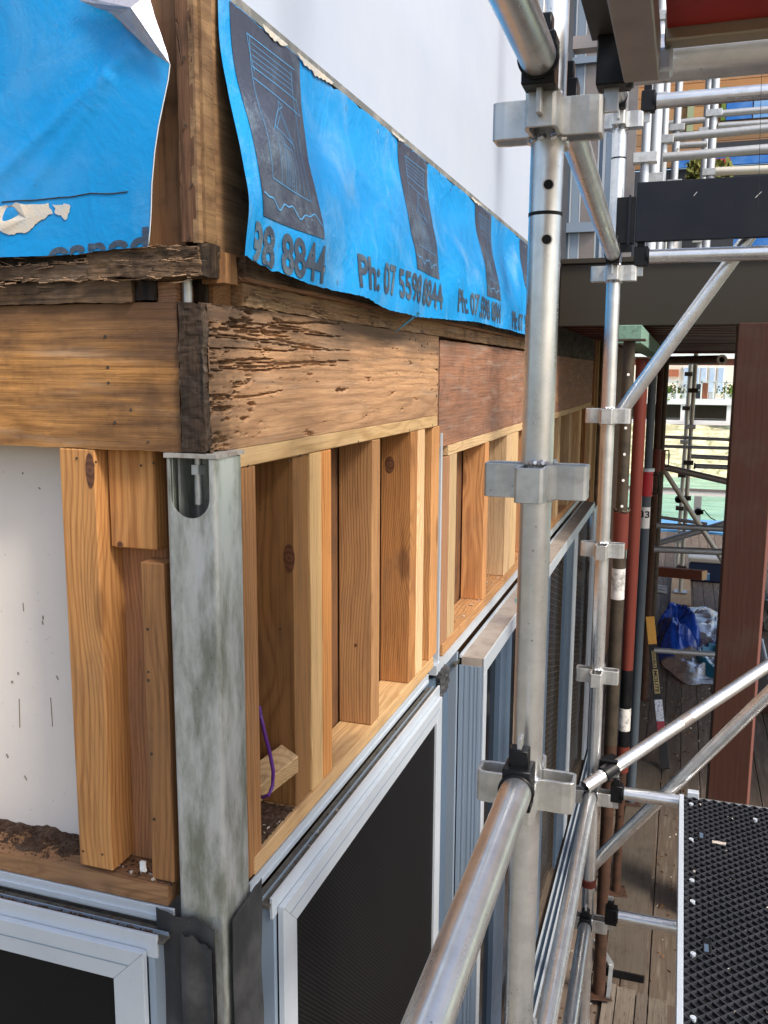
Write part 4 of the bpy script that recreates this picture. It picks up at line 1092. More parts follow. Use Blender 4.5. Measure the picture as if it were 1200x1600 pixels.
# cut off lettering along the lower edge
bm = text_mesh('oanod', 1.0)
wdt = max(v.co.x for v in bm.verts); x0_ = P(72,398,1,-.03).x; x1_ = P(231,385,1,-.03).x
for v in bm.verts:
    v.co.x = x0_+v.co.x*(x1_-x0_)/wdt; v.co.y = v.co.y*.062
zz0 = P(110, 384, 1, -.03).z - .53*.062 + .001
slice_x(bm, .006)
for v in bm.verts: v.co.y += zz0+(v.co.x-x0_)*.06
dl = [f for f in bm.faces if f.calc_center_median().y < lbot(f.calc_center_median().x)+.001]
bmesh.ops.delete(bm, geom=dl, context='FACES')
bm_finish(bm, 'lettering', M_ink, wl, lambda c_: Vector((c_.x, ly(c_.x, c_.y)-.0014, c_.y)))
# scuffed paper patch and seam scratch
def irregular(pts_, seed, n_=46, jag=.004):
    out = []
    for i in range(len(pts_)):
        a1 = Vector(pts_[i]); b1 = Vector(pts_[(i+1) % len(pts_)])
        for t in range(n_//len(pts_)+1):
            q_ = a1.lerp(b1, t/(n_//len(pts_)+1)); out.append(q_+Vector((noise.noise(Vector((q_.x*140, seed, q_.z*140)))*jag, 0, noise.noise(Vector((q_.x*140, seed+5, q_.z*140)))*jag)))
    return out
for i, pts_ in enumerate(([(0,322),(30,318),(74,317),(78,334),(70,338),(55,348),(40,364),(12,366),(0,360)], [(80,320),(104,318),(106,330),(98,342),(92,338),(84,332)], [(-60,330),(0,322),(0,350),(-60,360)])):
    q_ = irregular([P(a_, b_, 1, -.03) for a_, b_ in pts_], i)
    q_ = [Vector((p.x, ly(p.x, p.z)-.0015, p.z)) for p in q_]
    cen = sum(q_, Vector())/len(q_)
    MB().add(q_+[cen], [(k, (k+1) % len(q_), len(q_)) for k in range(len(q_))]).build('torn_patch', M_scuff, wl)
sc_ = [(0,315),(40,313),(78,309),(110,306),(140,301),(165,302),(203,298)]
q_ = []
for i in range(len(sc_)-1):
    for t in range(6):
        a_ = sc_[i][0]+(sc_[i+1][0]-sc_[i][0])*t/6; b_ = sc_[i][1]+(sc_[i+1][1]-sc_[i][1])*t/6
        p = P(a_, b_, 1, -.03); q_.append(Vector((p.x, ly(p.x, p.z)-.001, p.z+.0008*noise.noise(Vector((a_*.5,1,1))))))
MB().path(q_, .0008, 5).build('seam_scratch', M_rust2, wl)
MB().path([Vector((re_[i].x, ly(re_[i].x, re_[i].z)-.0006, re_[i].z)) for i in range(len(re_))], .0009, 6).build('frayed_edge', paint('pale_thread', (.55,.60,.62), .7), wl)

# ------------------------------------------------------------------ scaffold
RT = .0242
def cup_ring(m2, cx, cy, cz, h=.052, reach=.078, rot=0, t=.005):
    """V-pressing collar with four loops round a standard at centre"""
    for k in range(4):
        an = rot+k*math.pi/2; d = Vector((math.cos(an), math.sin(an), 0)); s_ = Vector((-d.y, d.x, 0))
        c_ = Vector((cx, cy, cz-h/2))
        outer = [(.016,-.026),(.034,-.0225),(.060,-.0235),(reach-.004,-.021),(reach,-.017),(reach,.017),(reach-.004,.021),(.060,.0235),(.034,.0225),(.016,.026)]
        inner = [(.016,.020),(.034,.0165),(.060,.0175),(reach-t,.0145),(reach-t,-.0145),(.060,-.0175),(.034,-.0165),(.016,-.020)]
        def p3(a): return c_ + d*a[0] + s_*a[1]
        n_ = len(outer)
        # strip between outer path and inner path
        op = [p3(a) for a in outer]; ip = [p3(a) for a in reversed(inner)]
        # pair points along: resample to equal counts
        ip2 = [ip[0], ip[1], ip[2], ip[3], ip[3], ip[4], ip[4], ip[5], ip[6], ip[7]]
        up_ = Vector((0,0,h))
        vs = op+ip2+[p+up_ for p in op]+[p+up_ for p in ip2]
        fs = []
        for i in range(n_-1):
            fs.append((i, i+1, 2*n_+i+1, 2*n_+i))             # outer wall
            fs.append((n_+i+1, n_+i, 3*n_+i, 3*n_+i+1))       # inner wall
            fs.append((i+1, i, n_+i, n_+i+1))                 # bottom
            fs.append((2*n_+i, 2*n_+i+1, 3*n_+i+1, 3*n_+i))   # top
        m2.add(vs, fs)
def standard(name_label, top, bot, cups, grp, mat=M_tubeZ, ringz=None, r=RT, reach=.078, holes=None):
    top = Vector(top); bot = Vector(bot)
    t = thing('scaffold_standard', name_label, 'scaffold pole', bot, grp)
    MB().tube(bot, top, r, 48, inner=r-.004, segs=30).build('tube', mat, t, smooth=40)
    for z_ in cups:
        q = (z_-bot.z)/(top.z-bot.z); c_ = bot.lerp(top, q)
        m2 = MB(); cup_ring(m2, c_.x, c_.y, z_, reach=reach)
        cu = m2.build('v_pressing', M_cup, t, bevel=.0008)
        w2 = MB()
        for k in range(10):
            an = 2*math.pi*k/10; w2.tube((c_.x+r*math.cos(an), c_.y+r*math.sin(an), z_-.028), (c_.x+(r+.004)*math.cos(an+.3), c_.y+(r+.004)*math.sin(an+.3), z_-.026), .0045, 6)
        for k in range(5): w2.tube((c_.x+.012+(k-3)*.006, c_.y-r-.001, z_+.027+.002*(k % 2)), (c_.x+.014+(k-3)*.006, c_.y-r-.007, z_+.030), .0055, 8, r2=.003)
        w2.build('weld_bead', M_weld, cu, smooth=60, kind='stuff')
    if ringz:
        for z_ in ringz:
            q = (z_-bot.z)/(top.z-bot.z); c_ = bot.lerp(top, q)
            MB().tube((c_.x, c_.y, z_-.0025), (c_.x, c_.y, z_+.0025), r+.0007, 40).build('joint_gap', M_black, t)
    if holes:
        for z_ in holes:
            q = (z_-bot.z)/(top.z-bot.z); c_ = bot.lerp(top, q)
            d = (CAM-Vector((c_.x, c_.y, CAM.z))); d.z = 0; d = Vector((CAM.x-c_.x+.17, CAM.y-c_.y, 0)).normalized()
            MB().tube(c_+d*(r-.006)+Vector((0,0,0)), c_+d*(r+.0008), .0068, 18).build('pin_hole', M_black, t)
            MB().tube(c_+d*(r-.003), c_+d*(r+.0005), .0085, 18, inner=.0066).build('hole_rim', M_cup, t)
    return t
S1t = P(853, 340, 1, .12); S1b = P(810, 1590, 1, .12)
sl1 = (S1t.x-S1b.x)/(S1t.z-S1b.z)
def s1x(z_): return S1b.x+(z_-S1b.z)*sl1*.6
S1c = [P(853, 190, 1, .12).z, P(832, 750, 1, .12).z, P(815, 1228, 1, .12).z]
standard('nearest upright galvanised scaffold pole with welded collars, in front of blue wrap', (s1x(5.2), .12, 5.2), (s1x(.0), .12, .0), S1c+[S1c[2]-.497, S1c[2]-.994, S1c[2]-1.49, S1c[2]-1.99, S1c[0]+.52], 'scaffold standards along the right wall', ringz=[P(853,336,1,.12).z], holes=[P(848,294,1,.12).z, P(848,378,1,.12).z])
S2Y = 2.05
S2c = [P(966, y_, 1, S2Y).z for y_ in (190, 428, 650, 860, 1058, 1250, 1450)]
S2x = P(950, 650, 1, S2Y).x; S2xb = P(928, 1200, 1, S2Y).x; S2xt = P(966, 250, 1, S2Y).x
s2s = (S2xt-S2xb)/(P(966,250,1,S2Y).z-P(928,1200,1,S2Y).z)
def s2x(z_): return S2x+(z_-3.0)*s2s*.7
print('S1', s1x(3), S1c, 'S2', S2x, S2xb, S2xt, S2c)
standard('second upright scaffold pole, left of the black toe board', (s2x(5.6), S2Y, 5.6), (s2x(0), S2Y, 0.05), S2c+[S2c[-1]-.5, S2c[0]+.5], 'scaffold standards along the right wall', ringz=[P(966,248,1,S2Y).z])
def wedge_end(m2, p, d, h=.075):
    """black ledger end box at p facing direction d (towards the standard)"""
    d = Vector(d).normalized(); s_ = Vector((-d.y, d.x, 0))
    m2.bar(p - d*.002, p + d*.05, .046, .064)
def ledger(lab, a, b, nm='scaffold_ledger', grp=None, mat=M_tubeY, r=RT, enda=True, endb=True, cat='scaffold tube'):
    a = Vector(a); b = Vector(b); d = (b-a).normalized()
    t = thing(nm, lab, cat, a, grp)
    MB().tube(a+d*.055 if enda else a, b-d*.055 if endb else b, r, 48, inner=r-.0035, segs=20).build('tube', mat, t, smooth=40)
    for (p, dd, on) in ((a, d, enda), (b, -d, endb)):
        if not on: continue
        m2 = MB(); m2.bar(p+dd*.012, p+dd*.058, .044, .066); m2.tube(p+dd*.05, p+dd*.062, r+.0035, 36); m2.bar(p+dd*.02+Vector((0,0,.045)), p+dd*.045+Vector((0,0,.045)), .03, .03)
        m2.build('end_fitting', M_black, t, bevel=.002, smooth=40)
        MB().bar(p+dd*.033+Vector((0,0,-.065)), p+dd*.03+Vector((0,0,.078)), .007, .02, up=dd).build('wedge', M_cup, t, bevel=.001)
    return t
def at1(z_, dx=0, dy=0): return Vector((s1x(z_)+dx, .12+dy, z_))
def at2(z_, dx=0, dy=0): return Vector((s2x(z_)+dx, S2Y+dy, z_))
lz = .052
GL = 'scaffold ledgers along the wall'
ledger('thick scaffold tube reaching over the white wall from the nearest pole, top', at1(S1c[0]+lz, 0, -.055), (s1x(3.5)+.02, -1.75, S1c[0]+lz), grp=GL, endb=True)
ledger('bright scaffold tube running from the nearest pole down to the bottom edge', at1(S1c[2]+lz-.012, 0, -.045), (s1x(3.5)+.012, -1.75, S1c[2]+lz-.03), grp=GL)
ledger('slanting-looking scaffold tube linking nearest and second poles beside the black toe board', at1(S1c[0]+.045, .01, .055), at2(S2c[1]+.055, 0, -.06), grp=GL)
ledger('upper of two long scaffold tubes running to the second pole, bottom centre', (s1x(1.7)+.0, -.9, S2c[5]+.05), at2(S2c[5]+.05, 0, -.06), grp=GL)
ledger('lower of two long scaffold tubes running to the second pole, bottom centre', (s1x(1.2)+.01, -.9, S2c[6]+.05), at2(S2c[6]+.05, 0, -.06), grp=GL)
ledger('scaffold tube end seen above the second pole collar, at the top', at2(S2c[0]+.05, 0, -.055), (s1x(3.9), .17, S2c[0]+.05), grp=GL)
GT = 'scaffold transoms across the walkway'
ledger('large dull scaffold transom leaving the nearest pole at top right', at1(S1c[0]+.07, .055), (2.1, .12, S1c[0]+.07), 'scaffold_transom', GT, M_tubeX, r=.031, endb=False)
ledger('thin scaffold transom just below the large top one, from second pole', at2(S2c[0]+.055, .055), (2.3, S2Y, S2c[0]+.055), 'scaffold_transom', GT, M_tubeX, endb=False)
ledger('scaffold transom along the bottom of the black toe board', at2(S2c[1]+.055, .055), (2.3, S2Y, S2c[1]+.055), 'scaffold_transom', GT, M_tubeX, endb=False)
ledger('scaffold transom carrying the far end of the black tread plank', at2(S2c[5]+.03, .055), (2.3, S2Y, S2c[5]+.03), 'scaffold_transom', GT, M_tubeX, endb=False)
ledger('lowest scaffold transom, below and beyond the tread plank', at2(S2c[6]+.05, .055), (2.3, S2Y, S2c[6]+.05), 'scaffold_transom', GT, M_tubeX, endb=False)
GB = 'loose and diagonal scaffold tubes'
def tube_px(lab, q0, y0, q1, y1, r=RT, mat=M_tubeX, nm='diagonal_brace', ext=0):
    a_ = P(*q0, 1, y0); b_ = P(*q1, 1, y1); d = (b_-a_).normalized()
    t = thing(nm, lab, 'scaffold tube', a_, GB)
    MB().tube(a_, b_+d*ext, r, 40, inner=r-.0035, segs=12).build('tube', mat, t, smooth=40)
    return t, a_, b_
tube_px('diagonal scaffold brace rising right from second pole in front of dark fascia', (962,655), S2Y+.06, (1170,370), S2Y+.06, ext=.5)
tube_px('lower diagonal brace crossing in front of the brown post', (925,1352), S2Y+.05, (1200,1085), S2Y+.05, ext=.6)
t_, a_, b_ = tube_px('open ended loose tube clamped at the second pole, crossing above the plank', (914,1230), S2Y-.13, (1200,1040), S2Y+.55, nm='loose_tube', ext=.8)
d = (b_-a_).normalized(); c_ = a_+d*.12
MB().tube(c_-d*.03, c_+d*.03, RT+.006, 20).bar(c_+Vector((-.03,.03,0)), c_+Vector((.02,.09,0)), .05, .055).tube(c_+Vector((-.02,-.0,.04)), c_+Vector((.03,.0,.04)), .008, 8).build('coupler', M_black, t_, bevel=.002)
s_ = a_+d*(b_-a_).length*.52
MB().tube(s_-d*.025, s_+d*.025, RT+.0005, 36).build('sticker', M_graym, t_)
# black toe board
z0 = P(998, 378, 1, S2Y-.03).z; z1 = P(998, 285, 1, S2Y-.03).z; x0 = P(994, 330, 1, S2Y-.03).x
tb = thing('toe_board', 'long black steel toe board fixed to the second scaffold pole', 'toe board', (x0, S2Y, z0))
B(x0, 2.6, S2Y-.032, S2Y-.006, z0, z1).build('board', M_toe, tb, bevel=.002)
B(x0-.065, x0-.004, S2Y-.030, S2Y+.01, z0-.004, z1-.045).build('end_bracket', M_black, tb, bevel=.002)
B(x0-.025, x0-.018, S2Y-.035, S2Y-.0305, z0-.01, z1-.04).build('bracket_fin', M_toe, tb)
B(x0-.05, x0-.01, S2Y-.028, S2Y-.0, z0-.03, z0-.006).build('bracket_foot', M_black, tb)
for q in ((1084, 306), (1180, 309)):
    c_ = P(*q, 1, S2Y-.033); MB().bar(c_, c_+Vector((.01+.008*(q[0] > 1100), -.0005, .012+.006*(q[0] > 1100))), .0012, .0012).build('paint_scratch', M_whitef, tb)

# tread plank at lower right
zp = P(1063, 1240, 1, S2Y-.02).z
xL = P(1063, 1240, 1, S2Y-.02).x; WPL = .48; yN = -.55; yF = S2Y-.03
tk = thing('scaffold_plank', 'black diamond tread scaffold plank with aluminium edge, bottom right', 'scaffold plank', (xL+WPL/2, .8, zp))
B(xL-.004, xL+.012, yN, yF, zp-.06, zp+.004).build('edge_rail', M_aluW, tk, bevel=.0012)
B(xL+WPL-.012, xL+WPL, yN, yF, zp-.06, zp+.004).build('edge_rail', M_aluW, tk, bevel=.0012)
hole = [(P(1096, 1303, 2, zp).xy, .0), (P(1104, 1474, 2, zp).xy, .0)]
B(xL+.0125, xL+WPL-.0125, yN, yF, zp-.030, zp-.010).build('deck_sheet', M_grateb, tk)
m2 = MB(); m2b = MB(); pt_ = .034; xa, xb = xL+.0125, xL+WPL-.0125
cL = (yF-yN)+(xb-xa)
k = 0
def clipline(c_, sg):
    # line y = yN + c_ + sg*(x-xa)
    pts_ = []
    for t in (0, 1):
        pass
    x_lo, x_hi = xa, xb
    if sg > 0: x_lo = max(xa, xa+(0-c_)); x_hi = min(xb, xa+((yF-yN)-c_))
    else: x_lo = max(xa, xa+(c_-(yF-yN))); x_hi = min(xb, xa+c_)
    return (x_lo, yN+c_+sg*(x_lo-xa)), (x_hi, yN+c_+sg*(x_hi-xa)), x_hi-x_lo
c_ = -(xb-xa)
while c_ < cL:
    for sg in (1, -1):
        a_, b_, L = clipline(c_, sg)
        if L > .004: m2.bar((a_[0], a_[1], zp-.006-sg*.0003), (b_[0], b_[1], zp-.006-sg*.0003), .0030, .0085)
    c_ += pt_*1.0
m2.build('tread_ridges', M_grate, tk, kind='stuff')
# little dark drain openings in the diamonds
for q in ((1080,1256),(1080,1311),(1081,1375),(1082,1408),(1083,1490),(1083,1590),(1180,1280)):
    p_ = P(*q, 2, zp); MB().tube((p_.x, p_.y, zp-.008), (p_.x, p_.y, zp+.0015), .0075, 14).tube((p_.x, p_.y, zp+.0015), (p_.x, p_.y, zp+.002), .003, 8).build('rivet', M_aluW, tk)
for q in ((1097,1302),(1105,1476)):
    p_ = P(*q, 2, zp); B(p_.x-.012, p_.x+.012, p_.y-.04, p_.y+.03, zp-.006, zp+.001).build('slot_rim', M_black, tk, bevel=.003)
    B(p_.x-.008, p_.x+.003, p_.y-.034, p_.y-.0, zp-.004, zp+.0015).build('slot', M_aluB, tk)
p_ = P(1083, 1238, 2, zp+.01); B(p_.x-.02, p_.x+.02, yF+.002, yF+.03, zp-.01, zp+.014).build('end_clip', M_aluW, tk, bevel=.002)
heap('plank_flakes', lambda: (random.uniform(xL+.03, xL+WPL), random.uniform(.1, yF), zp+.002), 60, .004, 12, M_chip, 'white flakes scattered over the black tread plank')
p_ = P(1123, 1318, 2, zp); tag(MB().roughbox(p_.x-.022, p_.x+.022, p_.y-.008, p_.y+.008, zp, zp+.004, seg=.004, amp=.004).build('bark_chip', M_chip), 'tan sliver of wood resting on the tread plank', 'chip')

# planks over the camera, seen from below at top right
zr = P(1000, 128, 1, .06).z
xr0, xr1 = P(975, 125, 1, .06).x, P(1031, 118, 1, .06).x
op = thing('scaffold_plank', 'red ply scaffold plank with aluminium frame overhead, top right', 'scaffold plank', (xr1+.3, -.5, zr))
B(xr0, xr1, -1.9, .06, zr, zr+.05).build('side_rail', M_graym, op, bevel=.002)
z45 = P(1100, 72, 1, .05).z
B(xr1+.005, 1.35, .015, .05, z45, z45+.035).build('end_member', M_beige, op, bevel=.002)
B(xr1+.008, 1.35, -1.9, .013, z45+.014, z45+.028).build('ply_sheet', M_redply, op)
for yk in (-.12, -.32, -.6): B(xr1+.02, 1.35, yk-.02, yk, z45+.006, z45+.0135).build('ply_batten', M_redply, op)
B(xr1-.006, xr1+.016, .035, .075, z45-.03, z45-.0).build('hook', M_aluW, op, bevel=.004)
za = P(930, 64, 1, .12).z
kp = thing('steel_kickplate', 'dark steel plate edge overhead beside the aluminium plank rail', 'steel plate', (.56, -.5, za))
B(P(925,64,1,.12).x, P(961,60,1,.12).x+.01, -1.9, .12, za, za+.03).build('plate', M_darkplate, kp, bevel=.001)
B(P(897,70,1,.18).x, P(946,70,1,.18).x, .165, .19, P(900,82,1,.18).z, P(900,62,1,.18).z).build('bracket', M_graym, kp)
# thin overhead wire
pw0 = P(1189, 150, 1, 1.0); pw1 = P(1186, 275, 1, 1.0)
tag(MB().tube(pw0+(pw0-pw1)*2, pw1+(pw1-pw0)*.4, .0006, 6).build('hanging_wire', M_black), 'thin dark vertical wire crossing the upper right background', 'wire')

# ------------------------------------------------------------------ balcony: fascia, soffit, post
FY = 4.0
zf0, zf1 = P(1150, 507, 1, FY).z, P(1150, 405, 1, FY).z
print('fascia', zf0, zf1)
bal = thing('balcony', 'dark bronze balcony edge with red-brown slatted soffit underneath', 'balcony', (2, 7, zf0))
B(.012, 7, FY, FY+.05, zf0, zf1).build('fascia', M_fascia, bal, bevel=.003)
B(.012, 7, FY-.02, FY+.08, zf1, zf1+.03).build('capping', M_fascia, bal, bevel=.004)
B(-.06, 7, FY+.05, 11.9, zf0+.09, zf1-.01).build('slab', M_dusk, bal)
y_ = FY+.06; 
ye = P(1100, 547, 2, zf0+.02).y
print('soffit end', ye)
while y_ < ye:
    B(-.05, 6.9, y_, y_+.10, zf0+.005, zf0+.06).build('soffit_board', M_soff, bal); y_ += .26 if y_ < 7 else .42
B(.012, 6.9, ye, ye+.12, zf0-.02, zf1).build('far_trimmer', M_soff, bal)
ppx0, ppx1 = P(1120, 1060, 1, FY-.19), P(1184, 1060, 1, FY-.19)
xb0 = (P(1151,515,1,FY-.19).x*.5+ppx0.x*.5); 
pp = thing('porch_post', 'dark red-brown painted square post standing on the deck at right', 'post', (xb0, FY, 0))
wp_ = ppx1.x-ppx0.x
B(xb0, xb0+wp_, FY-.19, FY-.19+wp_, .002, zf0-.001).build('post', M_postw, pp, bevel=.004)
B(xb0+wp_-.004, xb0+wp_+.012, FY-.185, FY-.14, .002, zf0-.002).build('sunlit_edge_strip', paint('sunlit_red_edge', (.34,.14,.11), .6), pp)  # sunlight along the post's right edge, painted in as a paler strip

# ------------------------------------------------------------------ props
GP = 'adjustable steel props holding up the balcony'
def prop(lab, px, y_, segs, ztop, r_out=.030, base=True, mats=None, holes=None, handle=None, rnd=0):
    """segs: list of (z0,z1,r,mat,name)"""
    x_ = P(px[0], px[1], 1, y_).x
    t = thing('steel_prop', lab, 'steel prop', (x_, y_, 0), GP)
    for (z0, z1, r, mt, nm) in segs:
        MB().tube((x_, y_, z0), (x_, y_, z1), r, 26, segs=6).build(nm, mt, t, smooth=40)
    if holes:
        z_ = holes[0]
        while z_ < holes[1]:
            MB().tube((x_+holes[2]-.007, y_-.001, z_), (x_+holes[2]-.007+.004, y_-holes[3]-.0015, z_), .0065, 12).build('pin_hole', holes[4], t)
            z_ += .12
    if base:
        b_ = MB(); pts_ = []
        for k in range(8):
            an = k*math.pi/4+.2; rr = .085 if k % 2 else .06; pts_.append((x_+rr*math.cos(an), y_+rr*math.sin(an), .044))
        bp = b_.prism(pts_, (0,0,.006)).build('base_plate', M_rust, t, bevel=.002)
        for k in range(4):
            an = k*math.pi/2+.9; q = (x_+.062*math.cos(an), y_+.062*math.sin(an)); MB().tube((q[0], q[1], .049), (q[0], q[1], .0506), .006, 10).build('bolt_hole', M_black, bp)
    hd = MB().box(x_-.07, x_+.07, y_-.07, y_+.07, ztop, ztop+.008).build('head_plate', M_rust2, t)
    return t, x_
HB = .05
y1 = P(960, 1555, 2, .05).y; y2 = P(985, 1395, 2, .05).y
zat = lambda py, y_, px=975: P(px, py, 1, y_).z
zt1 = zat(533, y1)
t, x_ = prop('nearest rusty prop with holed tube, red sleeve and white tape', (971, 800), y1, [
    (.05, zat(860,y1), .030, M_rust, 'outer_tube'), (zat(1165,y1), zat(858,y1), .0305, M_rust2, 'middle_tube'), (zat(860,y1), zt1, .0265, M_rust2, 'inner_tube'), (zat(858,y1), zat(800,y1), .035, M_redp, 'sleeve'),
    (zat(936,y1), zat(888,y1), .0312, M_tape, 'tape_band')], zt1, holes=(zat(790,y1), zt1-.05, .006, .0255, M_whitef))
pa = [Vector((x_+.035*math.cos(a), y1+.035*math.sin(a), zat(797,y1)+.006*math.sin(2*a))) for a in [i*math.pi/8-1.5 for i in range(15)]]
MB().path(pa, .005, 8).build('pin_handle', M_rust2, t, smooth=60)
zt2 = zat(560, y2)
t, x_ = prop('red and black prop with rusty holed foot, second along the deck', (992, 800), y2, [
    (.05, zat(1205,y2), .025, M_rust, 'inner_tube'), (zat(1205,y2), zat(1165,y2), .036, M_redp, 'sleeve'), (zat(1165,y2), zat(1045,y2), .034, M_black, 'painted_band'), (zat(1045,y2), zt2, .034, M_redp, 'outer_tube'), (zat(1140,y2), zat(1105,y2), .0346, M_tape, 'tape_band')], zt2, holes=(.3, zat(1215,y2), .006, .0245, M_black))
y3 = y2+1.2
t, x_ = prop('grey prop with bright red handled sleeve and numbered white band', (1011, 760), y3, [
    (.05, zat(823,y3), .030, M_greyp, 'outer_tube'), (zat(823,y3), zat(790,y3), .0306, M_whitef, 'label_band'), (zat(790,y3), zat(773,y3), .030, M_greyp, 'tube_band'), (zat(773,y3), zat(735,y3), .038, M_redbright, 'sleeve'), (zat(735,y3), zat(730,y3), .044, M_aluW, 'collar'), (zat(730,y3), zat(560,y3), .027, M_greyp, 'inner_tube')], zat(560,y3))
pa = [Vector((x_+.034+dx, y3-.01, zat(pz,y3))) for dx, pz in ((0,769),(.035,768),(.042,760),(.042,748),(.035,740),(0,740))]
MB().path(pa, .006, 8).build('handle', M_black, t, smooth=60)
bm = text_mesh('33', .085)
sx_ = .03
def wrapc(c_):
    an = (c_.x-.048)/.031 - .05
    return Vector((x_+.0318*math.sin(an), y3-.0318*math.cos(an), zat(806,y3)+c_.y*.75))
slice_x(bm, .012); bm_finish(bm, 'lettering', M_black2, t, wrapc)
y4 = y3+2.2
t, x_ = prop('brown prop with red collar, fourth along behind the grey one', (1026, 700), y4, [
    (.05, zat(735,y4), .036, M_rust, 'outer_tube'), (zat(735,y4), zat(700,y4), .042, M_redp, 'sleeve'), (zat(700,y4), zat(572,y4), .030, M_rust, 'inner_tube')], zat(572,y4))
y5 = y4+1.6
t, x_ = prop('dark thin prop with punched holes, farthest of the row', (1034, 700), y5, [
    (.05, zat(733,y5), .036, M_rust2, 'outer_tube'), (zat(733,y5), zat(703,y5), .045, M_redp, 'sleeve'), (zat(703,y5), zat(563,y5), .030, M_rust2, 'inner_tube')], zat(563,y5))
pa = [Vector((x_+.03+dx, y5-.01, zat(pz,y5))) for dx, pz in ((0,727),(.045,726),(.05,718),(.05,708),(.045,701),(0,702))]
MB().path(pa, .008, 8).build('handle', M_black, t, smooth=60)
# header timbers on the props
def hdr(lab, q0, q1, q2, q3, y_, dep, mat):
    x0_, x1_ = P(q0, 520, 1, y_).x, P(q1, 520, 1, y_).x; z0_, z1_ = P(q0, q3, 1, y_).z, P(q0, q2, 1, y_).z
    return tag(B(x0_, x1_, y_, y_+dep, z0_, z1_).build('header_timber', mat, bevel=.003), lab, 'timber')
hdr('pale green treated header timber sitting on the props beneath the soffit', 966, 1003, 508, 537, y1+.2, 3.6, M_greenw)

# ------------------------------------------------------------------ far end of the wall: dark jamb, orange studs
ej = thing('end_wall_lining', 'dark old wall edge with raw timber slats at the end of the right wall', 'wall end', (0, 7, 1))
for (a_, b_, mt, yy, nm) in ((922, 927, 'brn', 6.45, 'slat'), (928, 932, 'yel', 6.6, 'slat'), (933, 937, 'old', 6.75, 'slat'), (938, 946, 'pine', 6.9, 'slat')):
    xa_ = P(a_, 650, 1, yy).x; xb_ = P(b_, 650, 1, yy).x
    B(xa_, xb_, yy, yy+.06, 1.9, 3.42).build(nm, WM[mt, 2], ej)
B(-.05, .04, 6.95, 9.8, .0, 3.42).build('wall_face', M_ply2, ej)

# ------------------------------------------------------------------ things on the deck further off
def on(px, py, z_=0): return P(px, py, 2, z_)
# cool box
a_ = on(1075, 908); b_ = on(1127, 917)
w_ = (b_-a_).length*.95; h_ = P(1080, 872, 1, a_.y).z
cb = thing('cool_box', 'navy cool box with a cream lid standing on the deck', 'cool box', (a_.x+w_/2, a_.y+.2, 0))
B(a_.x, a_.x+w_, a_.y, a_.y+w_*.62, .002, h_*.82).build('body', M_esky, cb, bevel=.02)
B(a_.x-.012, a_.x+w_+.012, a_.y-.012, a_.y+w_*.62+.012, h_*.83, h_*1.05).build('lid', M_eskyl, cb, bevel=.02)
B(a_.x+w_*.25, a_.x+w_*.62, a_.y-.004, a_.y-.0005, h_*.12, h_*.42).build('label', M_label, cb)
B(a_.x+w_*.45, a_.x+w_*.62, a_.y-.006, a_.y-.0045, h_*.1, h_*.35).build('blue_label', M_poolblue, cb)
# red timber beam on the deck scaffold
ty = 10.2
a_ = P(1020, 884, 1, ty); b_ = P(1103, 904, 1, ty)
a2 = P(1020, 893, 1, ty); b2 = P(1100, 899, 1, ty-.3)
tt = thing('red_timber', 'red oxide painted timber lying across behind the props', 'timber', a2)
MB().bar(P(1000, 890, 1, ty), P(1100, 899, 1, ty-.6), .09, .115).build('beam', M_redbeam, tt, bevel=.003)
MB().bar(P(1100, 899, 1, ty-.6), P(1100.8, 899.2, 1, ty-.605), .085, .11).build('sawn_end', WM['yel', 0], tt)
# sole timber and scaffold on it
s_ = on(1063, 925); 
tag(B(s_.x-.13, s_.x+.14, on(1063,950).y, s_.y+.9, .002, .05).build('sole_timber', WM['yel', 1], bevel=.003), 'pale timber sole piece under the far scaffold foot', 'board')
GF = 'far scaffold frame at the end of the deck'
def fstd(lab, q0, q1, y_, r=.03, mat=M_tubeCream, base=True, ftop=None):
    a_ = P(*q1, 1, y_); b_ = P(*q0, 1, y_)
    t = thing('scaffold_standard', lab, 'scaffold pole', a_, GF)
    MB().tube(a_, b_, r, 20).build('tube', mat, t, smooth=40)
    z_ = a_.z+.35
    while z_ < b_.z-.1:
        q = (z_-a_.z)/(b_.z-a_.z); c_ = a_.lerp(b_, q); m2 = MB().box(c_.x-.075, c_.x+.06, c_.y-.05, c_.y+.03, z_-.03, z_+.03); m2.build('v_pressing', M_rust2 if int(z_*10) % 3 else M_cup, t, bevel=.004); z_ += .5
    if base: MB().box(a_.x-.09, a_.x+.09, a_.y-.09, a_.y+.09, a_.z-.01, a_.z+.004).tube(a_, a_+Vector((0,0,.14)), .02, 10).build('jack_base', M_tubeFar, t)
    return t
fy = on(1063, 925, .06).y
fstd('cream scaffold pole on a jack base beside the cool box', (1088, 548), (1063, 924), fy)
fstd('cream scaffold pole just left of the one on the jack base', (1080, 556), (1058, 880), fy+.9, base=False)
def ftube(lab, q0, q1, y0, y1, r=.028, mat=M_tubeFar, capm=None):
    a_ = P(*q0, 1, y0); b_ = P(*q1, 1, y1)
    t = thing('scaffold_tube', lab, 'scaffold tube', a_, GF)
    MB().tube(a_, b_, r, 18, inner=r-.005).build('tube', mat, t, smooth=40)
    if capm: MB().tube(a_, a_.lerp(b_, .03), r+.012, 12).build('clamp', M_black, t)
    return t
ftube('far horizontal rail, uppermost below the white wall', (1028,682), (1160,688), fy-.4, fy-.4, .022)
ftube('far horizontal rail, second below the white wall', (1028,697), (1160,701), fy-.4, fy-.4, .022)
ftube('short far rail above the black clamped one', (1080,713), (1160,717), fy-.6, fy-.6, .03)
ftube('short far rail with a black clamp end', (1084,728), (1160,731), fy-.6, fy-.6, .032, capm=1)
